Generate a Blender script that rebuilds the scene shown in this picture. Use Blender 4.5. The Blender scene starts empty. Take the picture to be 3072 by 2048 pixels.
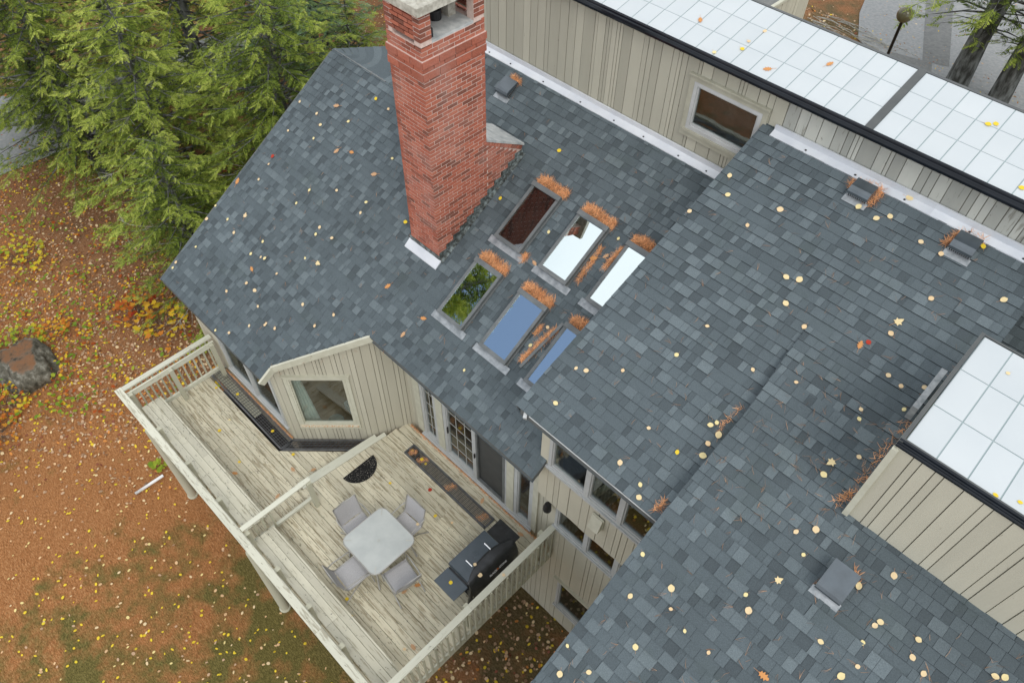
import bpy, math, random
import numpy as np
from mathutils import Vector, Matrix
rnd = random.Random(7)
D2R = math.radians
# ------------------------------------------------------------------ camera
cam_d = bpy.data.cameras.new('camera'); cam = bpy.data.objects.new('camera', cam_d)
bpy.context.scene.collection.objects.link(cam)
CAMR = Matrix(((0.71137969, -0.55050544, 0.43690124), (0.70270437, 0.54646798, -0.45560874), (0.01206255, 0.63112321, 0.7755888)))
cam.matrix_world = Matrix.Translation((0, 0, 14.0)) @ CAMR.to_quaternion().to_matrix().to_4x4()
cam_d.sensor_width = 36.0; cam_d.lens = 26.41; cam_d.clip_start = 0.1; cam_d.clip_end = 500
S = bpy.context.scene; S.camera = cam
CAMP = Vector((0, 0, 14))
# ------------------------------------------------------------------ light
SUN_EL, SUN_AZ = 50.0, 118.0
world = bpy.data.worlds.new('World'); S.world = world; world.use_nodes = True
nt = world.node_tree; nt.nodes.clear()
def N(t, typ, **kw):
    n = t.nodes.new(typ)
    for k, v in kw.items(): setattr(n, k, v)
    return n
def math_node(t, op, a, b=None, clamp=False):
    n = N(t, 'ShaderNodeMath', operation=op); n.use_clamp = clamp
    for i, v in enumerate((a, b)):
        if v is None: continue
        if isinstance(v, (int, float)): n.inputs[i].default_value = v
        else: t.links.new(v, n.inputs[i])
    return n.outputs[0]
out = N(nt, 'ShaderNodeOutputWorld'); mixs = N(nt, 'ShaderNodeMixShader')
sky = N(nt, 'ShaderNodeTexSky', sky_type='NISHITA', sun_disc=False)
sky.sun_elevation = D2R(SUN_EL); sky.sun_rotation = D2R(SUN_AZ); sky.altitude = 200; sky.ozone_density = 0.25; sky.dust_density = 0.6
bg1 = N(nt, 'ShaderNodeBackground'); bg1.inputs[1].default_value = 0.15
nt.links.new(sky.outputs[0], bg1.inputs[0])
bg2 = N(nt, 'ShaderNodeBackground'); bg2.inputs[1].default_value = 1.0
tc = N(nt, 'ShaderNodeTexCoord')
n1 = N(nt, 'ShaderNodeTexNoise'); n1.inputs['Scale'].default_value = 2.2; n1.inputs['Detail'].default_value = 6
nt.links.new(tc.outputs['Generated'], n1.inputs['Vector'])
# break in the cloud cover, to the south west
dot = N(nt, 'ShaderNodeVectorMath', operation='DOT_PRODUCT'); dot.inputs[1].default_value = (-0.40, -0.63, 0.666)
nrm = N(nt, 'ShaderNodeVectorMath', operation='NORMALIZE'); nt.links.new(tc.outputs['Generated'], nrm.inputs[0])
nt.links.new(nrm.outputs[0], dot.inputs[0])
n3 = N(nt, 'ShaderNodeTexNoise'); n3.inputs['Scale'].default_value = 9; n3.inputs['Detail'].default_value = 8
nt.links.new(tc.outputs['Generated'], n3.inputs['Vector'])
wob = math_node(nt, 'MULTIPLY', math_node(nt, 'SUBTRACT', n3.outputs[0], 0.5), 0.016)
dd = math_node(nt, 'ADD', dot.outputs['Value'], wob)
mr = N(nt, 'ShaderNodeMapRange'); mr.inputs['From Min'].default_value = 0.963; mr.inputs['From Max'].default_value = 0.969
mr.inputs['To Min'].default_value = 1.0; mr.inputs['To Max'].default_value = 0.06
nt.links.new(dd, mr.inputs['Value'])
cr_ = N(nt, 'ShaderNodeValToRGB'); e = cr_.color_ramp.elements
e[0].position = 0.3; e[0].color = (0.78, 0.83, 0.90, 1); e[1].position = 0.72; e[1].color = (1.05, 1.07, 1.10, 1)
nt.links.new(n1.outputs[0], cr_.inputs[0]); nt.links.new(cr_.outputs[0], bg2.inputs[0])
nt.links.new(mr.outputs[0], mixs.inputs[0]); nt.links.new(bg1.outputs[0], mixs.inputs[1]); nt.links.new(bg2.outputs[0], mixs.inputs[2])
nt.links.new(mixs.outputs[0], out.inputs[0])
sd = bpy.data.lights.new('sun', 'SUN'); sd.energy = 0.9; sd.angle = D2R(25); sd.color = (1, 0.96, 0.9)
sun = bpy.data.objects.new('sun', sd); S.collection.objects.link(sun)
_a, _e = D2R(SUN_AZ), D2R(SUN_EL)
sdir = Vector((math.sin(_a) * math.cos(_e), math.cos(_a) * math.cos(_e), math.sin(_e)))
sun.rotation_euler = sdir.to_track_quat('Z', 'Y').to_euler()
S.view_settings.view_transform = 'Standard'; S.view_settings.look = 'None'; S.view_settings.gamma = 1
S.view_settings.exposure = 0.46; S.view_settings.use_curve_mapping = False
# ------------------------------------------------------------------ helpers
COL = S.collection
W = {}
def tag(o, label=None, cat=None, group=None, kind=None):
    if label: o['label'] = label
    if cat: o['category'] = cat
    if group: o['group'] = group
    if kind: o['kind'] = kind
    return o
def empty(name, loc, label, cat, group=None):
    o = bpy.data.objects.new(name, None); COL.objects.link(o); o.location = loc; o.empty_display_size = 0.2
    W[o] = Vector(loc); return tag(o, label, cat, group)
def empty_part(name, loc, parent):
    o = bpy.data.objects.new(name, None); COL.objects.link(o); o.empty_display_size = 0.1; W[o] = Vector(loc)
    o.parent = parent; o.matrix_basis = Matrix.Translation(Vector(loc) - W[parent]); return o
class MB:
    def __init__(s): s.v = []; s.f = []; s.t = []
    def face(s, pts, tone=0.5):
        n = len(s.v); s.v += [tuple(p) for p in pts]; s.f.append(tuple(range(n, n + len(pts)))); s.t.append(tone)
    def hexa(s, b, t, tone=0.5):
        n = len(s.v); s.v += [tuple(p) for p in b] + [tuple(p) for p in t]; k = len(b)
        s.f.append(tuple(n + i for i in reversed(range(k)))); s.f.append(tuple(n + k + i for i in range(k)))
        for i in range(k):
            j = (i + 1) % k; s.f.append((n + i, n + j, n + k + j, n + k + i))
        s.t += [tone] * (k + 2)
    def box(s, x0, x1, y0, y1, z0, z1, tone=0.5):
        s.hexa([(x0, y0, z0), (x1, y0, z0), (x1, y1, z0), (x0, y1, z0)], [(x0, y0, z1), (x1, y0, z1), (x1, y1, z1), (x0, y1, z1)], tone)
    def obox(s, c, X, Y, Z, tone=0.5):
        c, X, Y, Z = Vector(c), Vector(X), Vector(Y), Vector(Z)
        s.hexa([c - X - Y - Z, c + X - Y - Z, c + X + Y - Z, c - X + Y - Z], [c - X - Y + Z, c + X - Y + Z, c + X + Y + Z, c - X + Y + Z], tone)
    def beam(s, p, q, w, h, up=(0, 0, 1), tone=0.5):
        p, q = Vector(p), Vector(q); d = (q - p); l = d.length; d.normalize(); u = Vector(up)
        sd_ = d.cross(u); sd_.normalize(); u2 = sd_.cross(d)
        s.obox((p + q) / 2, d * l / 2, sd_ * w / 2, u2 * h / 2, tone)
    def tube(s, pts, r, seg=6, tone=0.5):
        pts = [Vector(p) for p in pts]; rs = r if isinstance(r, (list, tuple)) else [r] * len(pts); n0 = len(s.v)
        for i, p in enumerate(pts):
            d = (pts[min(i + 1, len(pts) - 1)] - pts[max(i - 1, 0)]).normalized()
            a = d.cross(Vector((0.13, 0.31, 1)).normalized()); a.normalize(); b = d.cross(a)
            for k in range(seg):
                th = 2 * math.pi * k / seg; s.v.append(tuple(p + (a * math.cos(th) + b * math.sin(th)) * rs[i]))
        for i in range(len(pts) - 1):
            for k in range(seg):
                k2 = (k + 1) % seg; s.f.append((n0 + i * seg + k, n0 + i * seg + k2, n0 + (i + 1) * seg + k2, n0 + (i + 1) * seg + k)); s.t.append(tone)
        s.f.append(tuple(n0 + k for k in range(seg))); s.f.append(tuple(n0 + (len(pts) - 1) * seg + k for k in reversed(range(seg)))); s.t += [tone, tone]
    def grid(s, fn, nu, nv, tone=0.5):
        n0 = len(s.v)
        for i in range(nu + 1):
            for j in range(nv + 1): s.v.append(tuple(fn(i / nu, j / nv)))
        for i in range(nu):
            for j in range(nv):
                a = n0 + i * (nv + 1) + j; s.f.append((a, a + nv + 1, a + nv + 2, a + 1)); s.t.append(tone)
    def lathe(s, c, prof, seg=16, tone=0.5):
        n0 = len(s.v)
        for r, z in prof:
            for k in range(seg):
                th = 2 * math.pi * k / seg; s.v.append((c[0] + r * math.cos(th), c[1] + r * math.sin(th), c[2] + z))
        for i in range(len(prof) - 1):
            for k in range(seg):
                k2 = (k + 1) % seg; s.f.append((n0 + i * seg + k, n0 + i * seg + k2, n0 + (i + 1) * seg + k2, n0 + (i + 1) * seg + k)); s.t.append(tone)
    def mesh(s, name, mat, off=None, smooth=False):
        v = np.array(s.v, dtype=float)
        if off is not None: v = v - np.array(off)
        me = bpy.data.meshes.new(name); me.from_pydata([tuple(p) for p in v], [], s.f); me.materials.append(mat)
        at = me.attributes.new('tone', 'FLOAT', 'FACE'); at.data.foreach_set('value', s.t)
        if smooth: me.polygons.foreach_set('use_smooth', [True] * len(me.polygons))
        me.update(); return me
    def build(s, name, mat, parent=None, origin=None, smooth=False, fixn=False):
        if origin is None: origin = W[parent] if parent else Vector((0, 0, 0))
        me = s.mesh(name, mat, origin, smooth)
        if fixn:
            import bmesh
            bm = bmesh.new(); bm.from_mesh(me); bmesh.ops.recalc_face_normals(bm, faces=bm.faces); bm.to_mesh(me); bm.free()
        return place(name, me, parent, Matrix.Translation(origin))
def place(name, me, parent, M):
    o = bpy.data.objects.new(name, me); COL.objects.link(o); W[o] = M.translation.copy()
    if parent:
        o.parent = parent; o.matrix_basis = Matrix.Translation(-W[parent]) @ M
    else: o.matrix_basis = M
    return o
def np_mesh(name, V, F, tone, mat, smooth=False):
    me = bpy.data.meshes.new(name); me.from_pydata(V, [], F); me.materials.append(mat)
    at = me.attributes.new('tone', 'FLOAT', 'FACE'); at.data.foreach_set('value', np.asarray(tone, dtype=np.float32))
    if smooth: me.polygons.foreach_set('use_smooth', np.ones(len(F), dtype=bool))
    me.update(); return me
# ------------------------------------------------------------------ materials
def rgb(n, c): n.default_value = (c[0], c[1], c[2], 1)
def ramp(t, src, stops):
    r = N(t, 'ShaderNodeValToRGB'); el = r.color_ramp.elements
    while len(el) < len(stops): el.new(0.5)
    for i, (p, c) in enumerate(stops): el[i].position = p; el[i].color = (c[0], c[1], c[2], 1)
    t.links.new(src, r.inputs[0]); return r.outputs[0]
def mixc(t, f, a, b, mode='MIX'):
    m = N(t, 'ShaderNodeMix', data_type='RGBA', blend_type=mode)
    for i, v in ((0, f), (6, a), (7, b)):
        if isinstance(v, (int, float)): m.inputs[i].default_value = v
        elif isinstance(v, tuple): m.inputs[i].default_value = (v[0], v[1], v[2], 1)
        else: t.links.new(v, m.inputs[i])
    return m.outputs[2]
def coords(t, sc, jitter=True, world_=False):
    if world_:
        g = N(t, 'ShaderNodeNewGeometry').outputs['Position']
    else: g = N(t, 'ShaderNodeTexCoord').outputs['Object']
    if jitter:
        at = N(t, 'ShaderNodeAttribute', attribute_name='tone'); oi = N(t, 'ShaderNodeObjectInfo')
        k = math_node(t, 'ADD', math_node(t, 'MULTIPLY', at.outputs['Fac'], 37.0), math_node(t, 'MULTIPLY', oi.outputs['Random'], 53.0))
        va = N(t, 'ShaderNodeVectorMath', operation='ADD'); t.links.new(g, va.inputs[0]); t.links.new(k, va.inputs[1]); g = va.outputs[0]
    vm = N(t, 'ShaderNodeVectorMath', operation='MULTIPLY'); t.links.new(g, vm.inputs[0]); vm.inputs[1].default_value = sc
    return vm.outputs[0]
def noise(t, vec, scale, detail=4, rough=0.55, out_='Fac'):
    n = N(t, 'ShaderNodeTexNoise'); n.inputs['Scale'].default_value = scale; n.inputs['Detail'].default_value = detail; n.inputs['Roughness'].default_value = rough
    t.links.new(vec, n.inputs['Vector']); return n.outputs[0]
def new_mat(name, rough=0.7, spec=0.3, metal=0.0):
    m = bpy.data.materials.new(name); m.use_nodes = True; t = m.node_tree; b = t.nodes['Principled BSDF']
    b.inputs['Roughness'].default_value = rough; b.inputs['Specular IOR Level'].default_value = spec; b.inputs['Metallic'].default_value = metal
    return m, t, b
def tone_of(t): return N(t, 'ShaderNodeAttribute', attribute_name='tone').outputs['Fac']
def bump(t, b, h, strength=0.4, dist=0.01):
    n = N(t, 'ShaderNodeBump'); n.inputs['Strength'].default_value = strength; n.inputs['Distance'].default_value = dist
    t.links.new(h, n.inputs['Height']); t.links.new(n.outputs[0], b.inputs['Normal'])
def simple(name, c1, c2, scale=8, rough=0.6, spec=0.3, metal=0.0, sc=(1, 1, 1), toneamt=0.25, bmp=0.0, lo=0.35, hi=0.65):
    m, t, b = new_mat(name, rough, spec, metal); v = coords(t, sc)
    n = noise(t, v, scale); c = ramp(t, n, [(lo, c1), (hi, c2)])
    tn = math_node(t, 'ADD', math_node(t, 'MULTIPLY', tone_of(t), 2 * toneamt), 1 - toneamt)
    vm = N(t, 'ShaderNodeVectorMath', operation='SCALE'); t.links.new(c, vm.inputs[0]); t.links.new(tn, vm.inputs['Scale'])
    t.links.new(vm.outputs[0], b.inputs['Base Color'])
    if bmp: bump(t, b, n, bmp)
    return m
def wood(name, axis, paint, paint2, bare, stain, peel=0.5, fine=32, toneamt=0.15):
    m, t, b = new_mat(name, 0.75, 0.2); k = fine
    sc = {'x': (3.0, k, k), 'y': (k, 3.0, k), 'z': (k, k, 3.0)}[axis]
    v = coords(t, sc); g = noise(t, v, 1.0, 5, 0.6)
    sc2 = {'x': (1.2, 5, 5), 'y': (5, 1.2, 5), 'z': (5, 5, 1.2)}[axis]
    v2 = coords(t, sc2); g2 = noise(t, v2, 1.0, 4)
    v3 = coords(t, (1, 1, 1), False, True); g3 = noise(t, v3, 0.9, 3)
    base = mixc(t, math_node(t, 'MULTIPLY', g2, 1.0), paint, paint2)
    big = math_node(t, 'ADD', math_node(t, 'MULTIPLY', g3, 0.55), math_node(t, 'MULTIPLY', g2, 0.45))
    th = math_node(t, 'MULTIPLY', math_node(t, 'SUBTRACT', math_node(t, 'ADD', math_node(t, 'MULTIPLY', g, 0.9), math_node(t, 'MULTIPLY', big, 0.45)), 1.09 - 0.5 * peel), 13.0, True)
    base = mixc(t, math_node(t, 'MULTIPLY', th, 0.66, True), base, bare)
    v4 = coords(t, {'x': (3, 9, 9), 'y': (9, 3, 9), 'z': (9, 9, 3)}[axis]); g4 = noise(t, v4, 2.0, 6, 0.7)
    st = math_node(t, 'MULTIPLY', math_node(t, 'SUBTRACT', g4, 0.69 - 0.1 * peel), 12.0, True)
    base = mixc(t, math_node(t, 'MULTIPLY', st, 0.85, True), base, stain)
    tn = math_node(t, 'ADD', math_node(t, 'MULTIPLY', tone_of(t), 2 * toneamt), 1 - toneamt)
    vm = N(t, 'ShaderNodeVectorMath', operation='SCALE'); t.links.new(base, vm.inputs[0]); t.links.new(tn, vm.inputs['Scale'])
    t.links.new(vm.outputs[0], b.inputs['Base Color']); bump(t, b, g, 0.35, 0.004)
    return m
M = {}
P1, P2, BR, ST = (0.63, 0.58, 0.435), (0.53, 0.49, 0.365), (0.25, 0.20, 0.12), (0.06, 0.05, 0.03)
M['deck'] = wood('deck_wood', 'x', P1, P2, BR, ST, 0.80)
M['bench'] = wood('bench_wood', 'x', (0.60, 0.57, 0.45), (0.50, 0.48, 0.38), (0.27, 0.24, 0.16), ST, 0.72)
M['railx'] = wood('rail_wood_long', 'x', (0.61, 0.60, 0.49), (0.52, 0.51, 0.41), (0.26, 0.23, 0.16), ST, 0.78)
M['raily'] = wood('rail_wood_cross', 'y', (0.60, 0.60, 0.50), (0.50, 0.49, 0.39), (0.28, 0.26, 0.18), ST, 0.62)
M['post'] = wood('post_wood', 'z', (0.50, 0.49, 0.38), (0.43, 0.42, 0.32), (0.26, 0.25, 0.18), ST, 0.2)
M['siding'] = wood('siding_wood', 'z', (0.51, 0.485, 0.385), (0.42, 0.40, 0.32), (0.34, 0.31, 0.23), (0.14, 0.12, 0.08), 0.16, 24, 0.08)
M['siding_tall'] = wood('weathered_siding_wood', 'z', (0.43, 0.415, 0.335), (0.35, 0.34, 0.275), (0.26, 0.235, 0.185), (0.12, 0.11, 0.09), 0.3, 24, 0.15)
M['siding_bare'] = wood('bare_siding_wood', 'z', (0.44, 0.44, 0.39), (0.32, 0.33, 0.30), (0.16, 0.15, 0.12), (0.07, 0.06, 0.05), 0.62, 20, 0.28)
M['trim'] = simple('painted_trim', (0.46, 0.45, 0.355), (0.53, 0.52, 0.42), 5, 0.6)
M['sill_bare'] = simple('peeling_sill', (0.55, 0.30, 0.14), (0.62, 0.58, 0.46), 9, 0.7, sc=(6, 6, 1), lo=0.42, hi=0.5)
M['winframe'] = simple('grey_window_frame', (0.40, 0.41, 0.40), (0.47, 0.48, 0.47), 4, 0.45, 0.3)
M['trim_old'] = simple('weathered_trim', (0.33, 0.32, 0.25), (0.40, 0.39, 0.31), 5, 0.7)
M['groove'] = simple('groove_shadow_wood', (0.17, 0.155, 0.12), (0.22, 0.20, 0.155), 8)
M['fascia'] = simple('roof_edge', (0.09, 0.10, 0.10), (0.12, 0.13, 0.13), 6)
M['flash_white'] = simple('white_flashing', (0.60, 0.62, 0.64), (0.52, 0.545, 0.58), 3, 0.35, 0.5, 0.0, bmp=0.1, toneamt=0.06)
M['flash_grey'] = simple('lead_flashing', (0.22, 0.24, 0.25), (0.38, 0.40, 0.41), 10, 0.45, 0.5, 0.3, bmp=0.4)
M['flash_dark'] = simple('step_flashing', (0.05, 0.055, 0.05), (0.20, 0.24, 0.24), 16, 0.5, 0.5, 0.1, bmp=0.4, lo=0.42, hi=0.66)
M['curb'] = simple('skylight_metal', (0.105, 0.115, 0.115), (0.15, 0.16, 0.16), 5, 0.42, 0.4, 0.0)
M['vent'] = simple('vent_metal', (0.075, 0.09, 0.10), (0.10, 0.12, 0.135), 4, 0.14, 0.9, 0.35)
M['gutter'] = simple('black_gutter', (0.006, 0.008, 0.011), (0.010, 0.013, 0.018), 4, 0.12, 0.28, 0.0)
M['black'] = simple('black_metal', (0.012, 0.012, 0.013), (0.02, 0.02, 0.022), 6, 0.4, 0.5)
M['dark_bronze'] = simple('roof_strip', (0.06, 0.065, 0.065), (0.08, 0.085, 0.08), 5, 0.45, 0.5)
M['kal'] = simple('translucent_panel', (0.475, 0.51, 0.52), (0.515, 0.545, 0.55), 0.7, 0.3, 0.4, toneamt=0.03)
M['kal_bar'] = simple('panel_grid_bar', (0.27, 0.34, 0.34), (0.31, 0.38, 0.38), 3, 0.4)
M['concrete'] = simple('rough_concrete', (0.32, 0.30, 0.25), (0.50, 0.48, 0.41), 14, 0.9, bmp=0.5)
M['mortar'] = simple('mortar', (0.54, 0.41, 0.35), (0.64, 0.50, 0.44), 25, 0.95)
M['cement'] = simple('cement_wash', (0.32, 0.34, 0.34), (0.52, 0.53, 0.51), 6, 0.8)
M['metal_grate'] = simple('grate_metal', (0.12, 0.125, 0.13), (0.18, 0.185, 0.19), 10, 0.4, 0.5, 0.5)
M['grid_white'] = simple('white_muntin', (0.40, 0.40, 0.36), (0.46, 0.46, 0.42), 3, 0.5)
M['sling'] = simple('sling_fabric', (0.36, 0.355, 0.355), (0.43, 0.42, 0.42), 60, 0.8, bmp=0.15)
M['chair_metal'] = simple('chair_frame_metal', (0.34, 0.33, 0.30), (0.40, 0.39, 0.36), 8, 0.4, 0.5, 0.3)
M['griddle'] = simple('griddle_steel', (0.055, 0.070, 0.082), (0.068, 0.084, 0.098), 5, 0.38, 0.5, 0.2, bmp=0.05)
M['vinyl'] = simple('black_vinyl_cover', (0.010, 0.011, 0.012), (0.022, 0.024, 0.026), 9, 0.38, 0.6, bmp=0.5)
M['chrome'] = simple('chrome', (0.7, 0.7, 0.7), (0.8, 0.8, 0.8), 4, 0.2, 0.5, 0.9)
M['white'] = simple('white_plastic', (0.72, 0.72, 0.70), (0.80, 0.80, 0.78), 6, 0.4)
M['print_white'] = simple('white_print', (0.85, 0.85, 0.85), (0.8, 0.8, 0.8), 4, 0.5)
M['print_orange'] = simple('orange_print', (0.8, 0.22, 0.03), (0.8, 0.2, 0.03), 4, 0.5)
M['int_floor'] = wood('interior_floor_wood', 'y', (0.30, 0.17, 0.07), (0.22, 0.12, 0.05), (0.14, 0.07, 0.03), (0.05, 0.03, 0.02), 0.3)
M['int_wall'] = simple('interior_wall', (0.14, 0.11, 0.08), (0.18, 0.14, 0.10), 2)
M['sofa'] = simple('grey_upholstery', (0.10, 0.11, 0.12), (0.14, 0.15, 0.16), 6, 0.9)
M['curtain'] = simple('pale_curtain', (0.62, 0.68, 0.66), (0.72, 0.77, 0.74), 4, 0.8)
M['bark'] = simple('tree_bark', (0.045, 0.045, 0.04), (0.20, 0.21, 0.20), 7, 0.95, sc=(1, 1, 0.35), bmp=0.8, lo=0.4, hi=0.7)
M['deadwood'] = simple('pale_dead_wood', (0.26, 0.25, 0.21), (0.42, 0.41, 0.36), 12, 0.9)
M['needles'] = simple('orange_pine_needles', (0.60, 0.25, 0.10), (0.80, 0.43, 0.21), 20, 0.8, toneamt=0.5)
M['needle_single'] = simple('loose_pine_needles', (0.26, 0.13, 0.07), (0.36, 0.24, 0.15), 20, 0.8, toneamt=0.5)
def mat_shingle():
    m, t, b = new_mat('asphalt_shingle', 0.85, 0.25)
    tn = tone_of(t)
    c = ramp(t, tn, [(0.0, (0.012, 0.014, 0.016)), (0.03, (0.057, 0.070, 0.076)), (0.45, (0.080, 0.099, 0.107)), (0.75, (0.092, 0.113, 0.122)), (1.0, (0.124, 0.150, 0.159))])  # near-black first stop: asphalt butt edge with the course shadow painted in
    v = coords(t, (1, 1, 1)); g = noise(t, v, 95, 3, 0.8)
    gr = math_node(t, 'ADD', math_node(t, 'MULTIPLY', g, 1.5), 0.29)
    v2 = coords(t, (1, 1, 1), False, True); g2 = noise(t, v2, 0.8, 5)
    gr = math_node(t, 'MULTIPLY', gr, math_node(t, 'ADD', math_node(t, 'MULTIPLY', g2, 0.5), 0.75))
    vm = N(t, 'ShaderNodeVectorMath', operation='SCALE'); t.links.new(c, vm.inputs[0]); t.links.new(gr, vm.inputs['Scale'])
    g3 = noise(t, v2, 1.7, 4); moss = math_node(t, 'MULTIPLY', math_node(t, 'SUBTRACT', g3, 0.56), 3.0, True)
    c2 = mixc(t, math_node(t, 'MULTIPLY', moss, 0.35), vm.outputs[0], (0.055, 0.075, 0.055))
    t.links.new(c2, b.inputs['Base Color']); bump(t, b, g, 0.5, 0.004); return m
M['shingle'] = mat_shingle()
def mat_brick():
    m, t, b = new_mat('red_brick', 0.9, 0.2)
    tn = tone_of(t)
    c = ramp(t, tn, [(0.0, (0.19, 0.075, 0.052)), (0.18, (0.27, 0.092, 0.06)), (0.6, (0.37, 0.115, 0.072)), (1.0, (0.43, 0.15, 0.095))])
    v = coords(t, (1, 1, 1)); g = noise(t, v, 40, 4)
    gr = math_node(t, 'ADD', math_node(t, 'MULTIPLY', g, 0.8), 0.6)
    vm = N(t, 'ShaderNodeVectorMath', operation='SCALE'); t.links.new(c, vm.inputs[0]); t.links.new(gr, vm.inputs['Scale'])
    v2 = coords(t, (1, 1, 1), False, True); g2 = noise(t, v2, 2.3, 5)
    ef = math_node(t, 'MULTIPLY', math_node(t, 'SUBTRACT', g2, 0.46), 2.4, True)
    c2 = mixc(t, math_node(t, 'MULTIPLY', ef, 0.38), vm.outputs[0], (0.50, 0.36, 0.31))
    t.links.new(c2, b.inputs['Base Color']); bump(t, b, g, 0.6, 0.004); return m
M['brick'] = mat_brick()
def mat_glass(name, refl, tint=(0.9, 0.95, 0.93), rough=0.01, trans=0.85, rtint=(0.95, 0.97, 1.0)):
    m = bpy.data.materials.new(name); m.use_nodes = True; t = m.node_tree; t.nodes.clear()
    o = N(t, 'ShaderNodeOutputMaterial'); tr = N(t, 'ShaderNodeBsdfTransparent'); gl = N(t, 'ShaderNodeBsdfGlossy'); mx = N(t, 'ShaderNodeMixShader')
    rgb(tr.inputs[0], [c * trans for c in tint]); rgb(gl.inputs[0], rtint); gl.inputs['Roughness'].default_value = rough
    lw = N(t, 'ShaderNodeLayerWeight'); lw.inputs[0].default_value = 0.5
    f = math_node(t, 'ADD', math_node(t, 'MULTIPLY', lw.outputs['Facing'], 0.16), refl, True)
    v = coords(t, (1, 1, 1), False, True); g = noise(t, v, 2.5, 2); bn = N(t, 'ShaderNodeBump'); bn.inputs['Strength'].default_value = 0.03; bn.inputs['Distance'].default_value = 0.02
    t.links.new(g, bn.inputs['Height']); t.links.new(bn.outputs[0], gl.inputs['Normal'])
    t.links.new(f, mx.inputs[0]); t.links.new(tr.outputs[0], mx.inputs[1]); t.links.new(gl.outputs[0], mx.inputs[2]); t.links.new(mx.outputs[0], o.inputs[0]); return m
M['glass'] = mat_glass('window_glass', 0.04)
M['skyglass'] = mat_glass('coated_skylight_glass', 0.68, trans=0.3, rtint=(0.90, 1.0, 1.0))
M['skyglass_dark'] = mat_glass('shaded_skylight_glass', 0.10, trans=0.5)
M['screen'] = simple('insect_screen', (0.05, 0.052, 0.05), (0.065, 0.066, 0.062), 3, 0.7)
def mat_tabletop():
    m, t, b = new_mat('frosted_tabletop', 0.42, 0.3); v = coords(t, (1, 1, 1)); g = noise(t, v, 3, 3)
    c = ramp(t, g, [(0.3, (0.38, 0.40, 0.385)), (0.7, (0.46, 0.48, 0.455))]); t.links.new(c, b.inputs['Base Color']); return m
M['tabletop'] = mat_tabletop()
def mat_ground():
    m, t, b = new_mat('leaf_litter_lawn', 0.95, 0.1)
    v = coords(t, (1, 1, 1), False, True)
    big = noise(t, v, 0.32, 4, 0.6); mid = noise(t, v, 1.6, 5, 0.6)
    vf = coords(t, (1, 1, 1), False, True)
    vd = N(t, 'ShaderNodeMapping'); t.links.new(vf, vd.inputs[0]); vd.inputs['Scale'].default_value = (9, 26, 10); vd.inputs['Rotation'].default_value = (0, 0, 0.5)
    fine = noise(t, vd.outputs[0], 1.6, 5, 0.75); speck = noise(t, v, 38, 3, 0.7)
    needle = ramp(t, fine, [(0.26, (0.10, 0.045, 0.018)), (0.46, (0.30, 0.125, 0.045)), (0.60, (0.42, 0.205, 0.085)), (0.78, (0.54, 0.35, 0.20))])
    grass = ramp(t, fine, [(0.3, (0.040, 0.048, 0.014)), (0.55, (0.115, 0.12, 0.035)), (0.8, (0.24, 0.20, 0.08))])
    dirt = ramp(t, fine, [(0.3, (0.05, 0.03, 0.02)), (0.55, (0.15, 0.10, 0.07)), (0.8, (0.33, 0.26, 0.20))])
    # grass shows in the south east of the lawn and in scattered patches
    geo = N(t, 'ShaderNodeSeparateXYZ'); t.links.new(vf, geo.inputs[0])
    gx = N(t, 'ShaderNodeMapRange'); gx.inputs['From Min'].default_value = -13.5; gx.inputs['From Max'].default_value = -9.0
    t.links.new(geo.outputs[0], gx.inputs['Value'])
    gm = math_node(t, 'MULTIPLY', math_node(t, 'SUBTRACT', math_node(t, 'ADD', math_node(t, 'MULTIPLY', mid, 0.7), math_node(t, 'ADD', math_node(t, 'MULTIPLY', big, 0.5), math_node(t, 'MULTIPLY', gx.outputs[0], 0.20))), 0.67), 6.0, True)
    c = mixc(t, math_node(t, 'MULTIPLY', gm, 0.85), needle, grass)
    fx = N(t, 'ShaderNodeMapRange'); fx.inputs['From Min'].default_value = 0.5; fx.inputs['From Max'].default_value = 3.0
    t.links.new(geo.outputs[1], fx.inputs['Value'])
    dm = math_node(t, 'MULTIPLY', fx.outputs[0], math_node(t, 'ADD', math_node(t, 'MULTIPLY', mid, 0.8), 0.2), True)
    c = mixc(t, math_node(t, 'MULTIPLY', dm, 0.75), c, dirt)
    sp = math_node(t, 'ADD', math_node(t, 'MULTIPLY', speck, 1.7), 0.15)
    vm = N(t, 'ShaderNodeVectorMath', operation='SCALE'); t.links.new(c, vm.inputs[0]); t.links.new(sp, vm.inputs['Scale'])
    t.links.new(vm.outputs[0], b.inputs['Base Color']); bump(t, b, fine, 0.8, 0.03); return m
M['ground'] = mat_ground()
M['asphalt'] = simple('pale_asphalt', (0.24, 0.25, 0.25), (0.31, 0.31, 0.30), 9, 0.9, bmp=0.2)
M['asphalt2'] = simple('dark_asphalt', (0.15, 0.155, 0.15), (0.20, 0.20, 0.19), 9, 0.9, bmp=0.2)
def mat_foliage(name, stops, trans=0.25):
    m, t, b = new_mat(name, 0.75, 0.08); c = ramp(t, tone_of(t), stops); t.links.new(c, b.inputs['Base Color'])
    tl = N(t, 'ShaderNodeBsdfTranslucent'); t.links.new(c, tl.inputs[0]); mx = N(t, 'ShaderNodeMixShader'); mx.inputs[0].default_value = trans
    o = t.nodes['Material Output']; t.links.new(b.outputs[0], mx.inputs[1]); t.links.new(tl.outputs[0], mx.inputs[2]); t.links.new(mx.outputs[0], o.inputs[0]); return m
M['hemlock'] = mat_foliage('hemlock_needles', [(0.0, (0.032, 0.046, 0.014)), (0.38, (0.110, 0.160, 0.028)), (0.72, (0.28, 0.35, 0.055)), (1.0, (0.52, 0.57, 0.13))])
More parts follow.
